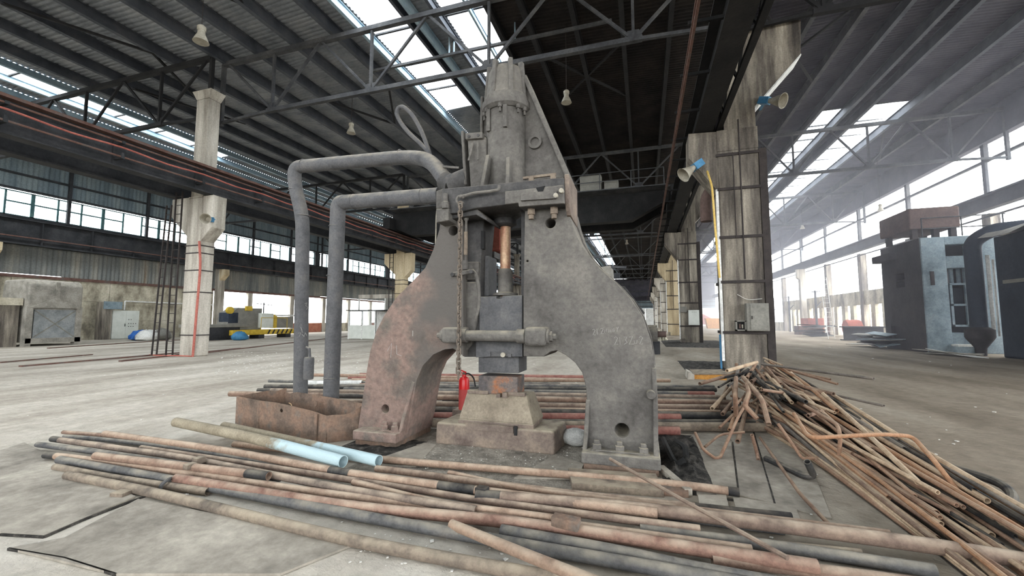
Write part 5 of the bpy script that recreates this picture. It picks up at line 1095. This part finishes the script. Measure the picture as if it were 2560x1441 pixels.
# ================================================================ left bay: furnace, cabinets, booth, machine
fu = thing('furnace', 'grey sheet-steel furnace with hood and X-braced door by the left wall', 'furnace', (-38, 17, 0))
MB().box(-39.6, -36.7, 15.6, 18.3, .25, 2.45).build('body', 'furnace', fu, bevel=.03)
for y in (15.7, 18.1): MB().box(-36.9, -36.5, y - .15, y + .15, 0, 2.5).build('leg', 'furnace', fu)
MB().box(-36.75, -36.5, 15.6, 18.3, .2, .5).build('sill_beam', 'furnace', fu); MB().box(-36.72, -36.6, 15.95, 17.95, .5, 2.3).build('door', 'door_grey', fu)
for (a, b) in (((15.98, .55), (17.92, 2.25)), ((15.98, 2.25), (17.92, .55))): MB().bar((-36.6, a[0], a[1]), (-36.6, b[0], b[1]), .05, .06).build('door_brace', 'cabinet_grey', fu)
MB().box(-36.58, -36.54, 18.0, 18.06, .4, 2.3).build('latch_rod', 'band_steel', fu)
MB().prism([(-36.45, 2.4), (-36.45, 3.9), (-36.75, 4.22), (-39.2, 4.22), (-39.4, 2.4)], 15.55, 18.2).build('hood', 'furnace', fu, bevel=.12)
MB().prism([(15.6, 2.42), (18.15, 2.42), (16.9, 3.1)], -36.47, -36.36, 'x').build('hood_gable', 'furnace', fu); MB().box(-36.47, -36.40, 16.8, 17.0, 3.0, 4.1).build('hood_rib', 'furnace', fu)
fb = thing('furnace_annex', 'dark brick annex left of the grey furnace', 'furnace', (-38, 13.8, 0))
MB().box(-39.5, -37.0, 11.5, 15.45, 0, 2.55).build('body', 'concrete_dark', fb); MB().box(-37.02, -36.95, 14.0, 14.25, .2, 2.3).build('slot', 'black_steel', fb); MB().box(-39.6, -36.8, 11.5, 15.5, 2.55, 3.0).build('lintel', 'wall_concrete', fb)
ca = thing('control_cabinet', 'tall white double-door control cabinet against the left wall', 'cabinet', (-43.9, 25, 0))
MB().box(-44.4, -43.8, 23.95, 25.95, .02, 2.5).build('body', 'cabinet_white', ca, bevel=.01); dl = MB().box(-43.8, -43.78, 23.97, 24.93, .05, 2.48).build('door', 'cabinet_white', ca); dr = MB().box(-43.8, -43.78, 24.96, 25.93, .05, 2.48).build('door', 'cabinet_white', ca)
for z, n in ((1.7, 2), (1.35, 4), (1.1, 3)):
    for i in range(n): MB().cyl((-43.78, 25.15 + i * .18, z), (-43.74, 25.15 + i * .18, z), .03, 8).build('button', 'black_rubber', dr)
MB().box(-43.78, -43.74, 24.86, 24.9, 1.1, 1.35).build('door_handle', 'black_rubber', dl)
MB().box(-44.35, -43.7, 23.1, 23.85, 0, 3.2).build('frame_post', 'concrete_dark', label='dark steel post beside the white control cabinet', cat='post')
MB().box(-43.68, -43.6, 23.2, 24.5, 2.6, 3.25).build('notice_board', 'press_grey', label='pale blue notice panel above the white control cabinet', cat='panel')
MB().tube(fillet([(-44.2, 25.0, 2.55), (-44.2, 25.0, 3.35), (-44.2, 33, 3.3)], .1), .06, 10).build('wall_pipe', 'plaster_white', label='pale pipe along the left wall above the cabinet', cat='pipe', smooth=True)
def sack(px, Y, s, m, lab, seed):
    p = onZ(*px); rr = random.Random(seed); mb = MB().lathe([(.25 * s, 0), (.42 * s, .08 * s), (.45 * s, .25 * s), (.3 * s, .48 * s), (.08 * s, .55 * s)], p, n=14)
    mb.v = [p + Vector(((v - p).x * rr.uniform(.9, 1.2), (v - p).y * rr.uniform(.9, 1.3), (v - p).z * rr.uniform(.85, 1.1))) for v in mb.v]; mb.build('sack', m, label=lab, cat='sack', smooth=True, ang=70)
sack((350, 851), 0, 1.5, 'blue_plastic', 'blue plastic sack next to the white control cabinet', 1); sack((366, 852), 0, 1.6, 'plaster_white', 'white sack next to the blue sack', 2); sack((402, 850), 0, 1.7, 'cabinet_grey', 'grey covered heap behind the ladders', 3)
mc = thing('machine_tool', 'large grey and yellow machine tool with striped yellow base in the left bay', 'machine tool', (-34, 29.5, 0))
MB().box(-34.6, -33.2, 26.6, 33.4, 0.35, .8).build('base_beam', 'yellow_paint', mc, bevel=.03)
for i in range(7): MB().prism([(30.0 + i * .5, .38), (30.18 + i * .5, .38), (30.4 + i * .5, .78), (30.22 + i * .5, .78)], -33.2, -33.19, 'x').build('warning_stripe', 'black_rubber', mc)
for y in (27, 29.5, 32.5): MB().box(-34.4, -33.3, y - .3, y + .3, 0, .36).build('foot', 'dark_steel', mc)
MB().box(-35.4, -33.6, 24.3, 27.6, .0, 1.05).build('bed', 'dark_steel', mc, bevel=.03); MB().box(-35.2, -33.5, 23.6, 28.4, 1.05, 1.3).build('table', 'cabinet_grey', mc, bevel=.02)
MB().prism([(26.6, .8), (30.0, .8), (30.0, 2.75), (27.6, 2.75), (26.8, 2.2)], -35.2, -33.9, 'x').build('headstock', 'cabinet_grey', mc, bevel=.04); MB().box(-35, -33.88, 26.7, 27.6, 1.4, 2.3).build('drive_cover', 'navy', mc, bevel=.03)
MB().lathe([(.3, 0), (.3, .25)], (-33.9, 26.7, 2.5), (1, 0, 0), 20).build('chuck', 'yellow_paint', mc, smooth=True); MB().box(-33.9, -33.7, 28.2, 28.8, 2.5, 2.9).build('guard', 'yellow_paint', mc)
MB().box(-34.2, -33.5, 29.6, 30.9, .95, 2.3).build('switch_cabinet', 'cabinet_white', mc, bevel=.02); MB().box(-34.2, -33.6, 31.0, 31.4, .9, 2.2).build('column', 'yellow_paint', mc)
MB().box(-35.2, -33.6, 31.4, 33.3, .9, 2.0).build('tailstock', 'cabinet_grey', mc, bevel=.03); MB().box(-35.3, -33.5, 31.2, 33.6, 2.05, 2.2).build('cover_plate', 'plaster_white', mc)
MB().cyl((-34.2, 30.4, 2.3), (-34.2, 30.4, 3.3), .05, 8).build('mast', 'dark_steel', mc); MB().bar((-34.2, 29.6, 3.2), (-34.2, 31.3, 3.1), .06, .06).build('cross_arm', 'dark_steel', mc)
for y in (29.5, 31.0, 32.4): MB().cyl((-33.4, y, .8), (-33.4, y, 1.9), .025, 6).build('guard_post', 'yellow_paint', mc)
MB().cyl((-33.4, 29.5, 1.88), (-33.4, 32.4, 1.88), .025, 6).build('guard_rail', 'yellow_paint', mc)
sack((598, 851), 0, 1.3, 'blue_paint', 'crumpled light blue tarpaulin before the yellow machine base', 6)
ki = thing('glazed_booth', 'white glazed booth standing left of the hammer in the background', 'booth', (-23, 31.5, 0))
x0, x1, y0 = -24.7, -22.0, 30.6
for a, b in ((x0, (x0 + x1) / 2 - .02), ((x0 + x1) / 2 + .02, x1)): MB().box(a, b, y0, y0 + .06, .05, 1.15).build('wall_panel', 'cabinet_white', ki)
for x in (x0, (x0 + x1) / 2, x1): MB().box(x - .06, x + .06, y0 - .02, y0 + .08, 0, 2.45).build('post', 'plaster_white', ki)
for z in (1.15, 2.4): MB().box(x0, x1, y0 - .02, y0 + .08, z, z + .08).build('rail', 'plaster_white', ki)
for a in (x0 + .06, (x0 + x1) / 2 + .06): MB().box(a, a + 1.22, y0 + .02, y0 + .03, 1.23, 2.4).build('pane', 'dusty_glass', ki)
MB().box(x1, x1 + .06, y0, y0 + 2.6, .05, 2.45).build('side_panel', 'plaster_white', ki); MB().box(x0, x0 + .06, y0, y0 + 2.6, .05, 1.2).build('side_panel', 'plaster_white', ki)
MB().box(x0 - .2, x1 + 2.0, y0 - .2, y0 + 2.8, 2.48, 2.54).build('roof_sheet', 'dark_steel', ki)
MB().box(x0, x1 + 1.6, y0 + 1.2, y0 + 1.3, 3.6, 3.95).build('crate_top', 'concrete', ki)
for x in (x0 + .05, x1 + .1, x1 + 1.5): MB().box(x - .05, x + .05, y0 + 1.2, y0 + 1.3, 2.54, 3.6).build('frame_post', 'plaster_white', ki)
MB().box(x1 + .2, x1 + 1.45, y0 + 1.22, y0 + 1.26, 2.54, 3.6).build('siding_panel', 'siding', ki)
# ================================================================ middle bay background
hp_ = thing('hopper_machine', 'dusty machine with sloping hopper behind the right hammer frame', 'machine', (-.8, 20.8, 0))
MB().prism(xz([(1480, 850), (1480, 672), (1526, 664), (1530, 708), (1530, 850)], 20), 20, 22).build('hopper_box', 'furnace', hp_, bevel=.02)
MB().prism(xz([(1530, 715), (1562, 716), (1612, 782), (1607, 788), (1600, 860), (1530, 860)], 20.1), 20.1, 21.8).build('sloping_body', 'casting_dark', hp_, bevel=.02)
MB().bar(onY(1528, 668, 19.9), onY(1566, 669, 19.9), .1, .1).build('top_rail', 'truss_grey', hp_); MB().bar(onY(1535, 690, 19.9), onY(1550, 690, 19.9), .25, .25).build('motor', 'dark_steel', hp_)
p = onZ(1625, 845); MB().cyl((p.x - .6, 21.5, .95), (p.x + .1, 21.5, .95), .45, 20).build('drum', 'casting', hp_, smooth=True); MB().cyl((p.x + .1, 21.5, .95), (p.x + .5, 21.5, .95), .15, 12).build('drum_shaft', 'rust_brown', hp_, smooth=True); MB().box(p.x - .7, p.x + .2, 21.2, 21.9, 0, .6).build('drum_stand', 'dark_steel', hp_)
heap([(1638, 841), (1658, 841), (1658, 852), (1638, 852)], .9, 'wall_concrete', 'sand_heap', 12, 10, label='small sand heap by the second stained column')['category'] = 'sand'
p = onZ(1765, 817); cr_ = thing('red_vehicle', 'small red vehicle far away by the end wall', 'vehicle', (p.x, p.y, 0))
MB().prism([(-3.2, .6), (3.2, .6), (3.2, 2.0), (1.4, 2.3), (-.5, 3.4), (-3.2, 3.4)], p.y, p.y + 3).build('body', 'rust_red', cr_, bevel=.1)
for o in cr_.children: o.data.transform(Matrix.Translation((p.x, 0, 0)))
for dx in (-1.9, 1.9): MB().cyl((p.x + dx, p.y - .05, .75), (p.x + dx, p.y + .6, .75), .75, 18).build('wheel', 'black_rubber', cr_, smooth=True)
p = onZ(1786, 822); MB().hexa([(p.x - 1.2, p.y, 0), (p.x + 1.2, p.y, 0), (p.x + 1.2, p.y + 2, 0), (p.x - 1.2, p.y + 2, 0)], [(p.x - 1.6, p.y - .3, 2.1), (p.x + 1.6, p.y - .3, 2.1), (p.x + 1.6, p.y + 2.3, 2.1), (p.x - 1.6, p.y + 2.3, 2.1)]).build('waste_skip', 'orange_wood', label='yellow rusty waste skip beyond the nearest stained column', cat='skip')
# ================================================================ right bay: press, dust duct, dark tank
pr = thing('hydraulic_press', 'tall press with pale grey front column and shaded side in the right bay', 'press', (15.2, 28, 0))
MB().box(13.6, 14.55, 26.55, 30.2, 0, 5.85).build('upright', 'press_shaded', pr, bevel=.02, cuts=[MB().box(13, 15, 28.0, 28.8, 3.45, 3.78), MB().box(13, 15, 28.0, 28.8, 3.86, 4.2), MB().box(13.3, 13.75, 28.3, 29.6, .5, 1.3)])
MB().box(13.62, 14.6, 26.44, 26.55, 0, 5.85).build('front_plate', 'press_grey', pr, bevel=.02)
MB().box(15.75, 16.7, 26.5, 30.2, 0, 5.85).build('upright', 'press_shaded', pr, bevel=.02, cuts=[MB().box(15, 17.5, 28.3, 30.0, 3.4, 4.4)]); MB().box(15.75, 16.72, 26.44, 26.55, 0, 5.85).build('front_plate', 'press_grey', pr, bevel=.02)
MB().prism([(14.6, 4.25), (15.75, 4.25), (15.75, 5.85), (14.6, 5.85), (14.6, 5.45), (15.6, 5.45), (15.6, 4.85), (14.6, 4.85)], 26.44, 27.0).build('crown_plate', 'press_grey', pr)
MB().box(14.55, 15.75, 27.2, 30, 4.9, 5.8).build('crown_beam', 'press_shaded', pr); MB().box(14.55, 15.75, 26.7, 30, 0, 1.0).build('bed', 'press_grey', pr)
MB().box(14.6, 15.7, 27.4, 27.9, 1.35, 3.3).build('die_space_panel', 'navy', pr)
for x in (14.85, 15.45): MB().box(x - .05, x + .05, 26.7, 26.8, 1.3, 3.45).build('gib', 'press_grey', pr)
for z in (1.3, 2.35, 3.4): MB().box(14.8, 15.5, 26.7, 26.8, z, z + .1).build('gib_bar', 'press_grey', pr)
for x in (14.75, 15.05, 15.35, 15.6): MB().cyl((x, 27.0, 3.45), (x, 27.0, 4.3), .09, 12).build('guide_rod', 'press_grey', pr, smooth=True)
MB().box(13.9, 14.05, 26.38, 26.44, 3.4, 4.1).build('cable_box', 'press_shaded', pr); MB().box(14.5, 15.6, 25.9, 26.4, .35, .45).build('step', 'plaster_white', pr)
MB().box(13.3, 15.4, 26.6, 29.5, 6.35, 7.45).build('crown_tank', 'rust_brown', pr, bevel=.08)
for x, y in ((13.6, 26.9), (14.5, 26.9), (15.2, 26.9), (13.6, 29.2), (15.2, 29.2)): MB().box(x - .12, x + .12, y - .12, y + .12, 5.85, 6.36).build('tank_leg', 'press_shaded', pr)
for z in (6.3, 6.85): MB().cyl((13.7, 26.4, z), (17.0, 26.4, z), .03, 6).build('handrail', 'truss_grey', pr)
for x in (13.7, 15.3, 16.9): MB().cyl((x, 26.4, 5.85), (x, 26.4, 6.85), .03, 6).build('rail_post', 'truss_grey', pr)
MB().box(13.2, 13.6, 28.5, 30.3, 5.0, 5.4).build('side_bracket', 'press_shaded', pr)
dk = thing('dust_duct', 'thick dark vertical duct with funnel base in front of the press', 'duct', (14.75, 24.9, 0))
MB().tube(fillet([(14.75, 24.9, .9), (14.75, 24.9, 5.3), (15.3, 24.6, 5.75), (18, 24, 5.9)], .5), .30, 18).build('duct_pipe', 'navy', dk, smooth=True)
MB().lathe([(.18, 0), (.2, .35), (.45, .75), (.5, .85), (.5, 1.2), (.32, 1.3)], (14.75, 24.9, 0), n=20).build('funnel', 'press_shaded', dk, smooth=True)
MB().cyl((15.08, 24.6, 1.2), (15.08, 24.6, 4.6), .07, 10).build('side_pipe', 'plaster_white', dk, smooth=True); MB().cyl((15.26, 24.6, .9), (15.26, 24.6, 4.4), .04, 10).build('side_pipe', 'plaster_white', dk, smooth=True)
tk = thing('enclosure', 'huge dark blue enclosure at the right edge under a pale tarpaulin', 'enclosure', (16, 19, 0))
MB().box(14.9, 18.2, 12.5, 23.9, 0, 5.3).build('body', 'navy', tk, bevel=.05); MB().box(14.84, 14.92, 12.5, 23.5, 3.2, 3.35).build('ledge', 'cabinet_grey', tk)
tp = MB(); n = 12; rr = random.Random(9)
for j in range(n + 1):
    for i in range(n + 1):
        u, v = i / n, j / n; tp.v.append(Vector((14.6 + 3.9 * u, 14 + 10.3 * v, 5.36 + .85 * math.sin(u * 2.6 + .3) * (1 - .75 * v) + .12 * math.sin(i * 1.9 + j) + (-.35 if i == 0 else 0) * rr.random())))
for j in range(n):
    for i in range(n): a = j * (n + 1) + i; tp.f.append((a, a + 1, a + n + 2, a + n + 1))
tp.build('tarpaulin', 'tarp', label='pale crumpled tarpaulin draped over the dark blue enclosure', cat='tarpaulin', smooth=True, ang=60)
def crumple(px0, px1, h, m, lab, seed, n=9):
    a, b = onZ(*px0), onZ(*px1); rr = random.Random(seed); t = thing('sheet_pile', lab, 'sheets', ((a.x + b.x) / 2, (a.y + b.y) / 2, 0)); c = (a + b) / 2; L = (b - a).length
    for k in range(n):
        an_ = rr.uniform(-.5, .5) + math.atan2(b.y - a.y, b.x - a.x); l = L * rr.uniform(.35, .6); d = Vector((math.cos(an_), math.sin(an_), rr.uniform(-.06, .06))); o = c + (b - a) * rr.uniform(-.25, .25); z = h * (k + .5) / n
        w2 = Vector((-d.y, d.x, rr.uniform(-.2, .3))) * rr.uniform(.2, .5); q = Vector((o.x, o.y, z + .05)); P = [q - d * l - w2, q + d * l - w2, q + d * l + w2, q - d * l + w2]
        P = [Vector((v.x, v.y, max(.01, v.z))) for v in P]; MB().hexa(P, [v + Vector((0, 0, .03)) for v in P]).build('sheet', m[k % len(m)], t)
crumple((2165, 866), (2240, 874), .8, ['dark_steel', 'cabinet_grey', 'press_grey', 'dark_steel'], 'crumpled heap of grey sheets before the press', 4, 11)
crumple((2005, 842), (2065, 842), 1.2, ['dark_steel', 'press_shaded', 'truss_grey'], 'low pile of dark sheets far in the right bay', 5, 8)
crumple((2330, 885), (2450, 895), .08, ['plaster_white', 'furnace'], 'pale boards lying flat before the duct', 8, 4)
p = onZ(2165, 852); ib = thing('steel_beam', 'short dark I-beam standing on the floor left of the press', 'beam', (p.x, p.y, 0))
for z0, z1, w_ in ((0, .08, .8), (1.05, 1.15, .9)): MB().box(p.x - 1.6, p.x + 1.2, p.y - w_ / 2, p.y + w_ / 2, z0, z1).build('flange', 'dark_steel', ib)
MB().box(p.x - 1.5, p.x + 1.2, p.y - .05, p.y + .05, .08, 1.05).build('web', 'dark_steel', ib)
MB().lathe([(.75, 0), (.8, .1), (.8, 1.2), (.6, 1.3)], (19.2, 50, .9), (1, 0, 0), 16).build('motor_housing', 'rust_red', label='round rusty motor housing far in the right bay', cat='motor', smooth=True)
MB().box(17, 19.4, 56, 57.5, 0, 1.0).build('rusty_crate', 'rust_brown', label='low rusty crate far in the right bay', cat='crate')
MB().box(18.8, 20.4, 58.5, 61, 0, 1.9).build('red_container', 'rust_red', label='red ribbed container behind the press', cat='container')
for k, (x, y, h) in enumerate(((18.6, 64, 9), (18.6, 81, 9), (18.6, 98, 9))):
    t = thing('wall_column', ['nearest pale crane column before the bright right wall', 'second pale crane column before the bright right wall', 'farthest pale crane column before the bright right wall'][k], 'column', (x, y, 0), 'crane columns of the right bay')
    MB().box(x + 1.2, x + 1.8, y - .4, y + .4, 0, h - .6).build('shaft', 'concrete', t); MB().prism([(x + .9, 7.3), (x + 1.2, 7.0), (x + 1.2, 8.4), (x + .9, 8.4)], y - .35, y + .35).build('corbel', 'concrete', t)
MB().box(12, 13.2, 118, 119, 0, 6).build('tower_frame', 'press_grey', label='blue-grey tower frame far away by the end wall', cat='tower')
for k, (x, y) in enumerate(((19.5, 58), (20.2, 70), (19.8, 76), (20.0, 88))):
    t = thing('service_stand', f'thin dark service stand by the right wall, {NTH[k]} one', 'stand', (x, y, 0), 'service stands by the right wall'); MB().cyl((x, y, 0), (x, y, 5.2), .12, 8).build('mast', 'truss_grey', t); MB().bar((x - .5, y, 5.0), (x + .5, y, 5.1), .1, .1).build('arm', 'truss_grey', t); MB().bar((x, y, 3.2), (x + .6, y, 3.9), .08, .08).build('arm', 'truss_grey', t)

# ================================================================ dusty haze in the right bay, also standing in for veiling glare
hz = bpy.data.materials.new('dust_haze_veil'); hz.use_nodes = True; N = hz.node_tree.nodes; N.remove(N['Principled BSDF'])
vs = N.new('ShaderNodeVolumeScatter'); vs.inputs['Color'].default_value = (.86, .87, 1, 1); vs.inputs['Density'].default_value = .006; vs.inputs['Anisotropy'].default_value = .2
hz.node_tree.links.new(vs.outputs[0], N['Material Output'].inputs['Volume']); MATS['dust_haze_veil'] = hz
MB().box(5.2, 20.7, 14, 139, .05, 14.0).build('dust_haze_veil', 'dust_haze_veil', kind='stuff', label='bluish dusty haze and veiling glare in the right bay', cat='haze')
SC.cycles.volume_bounces = 1
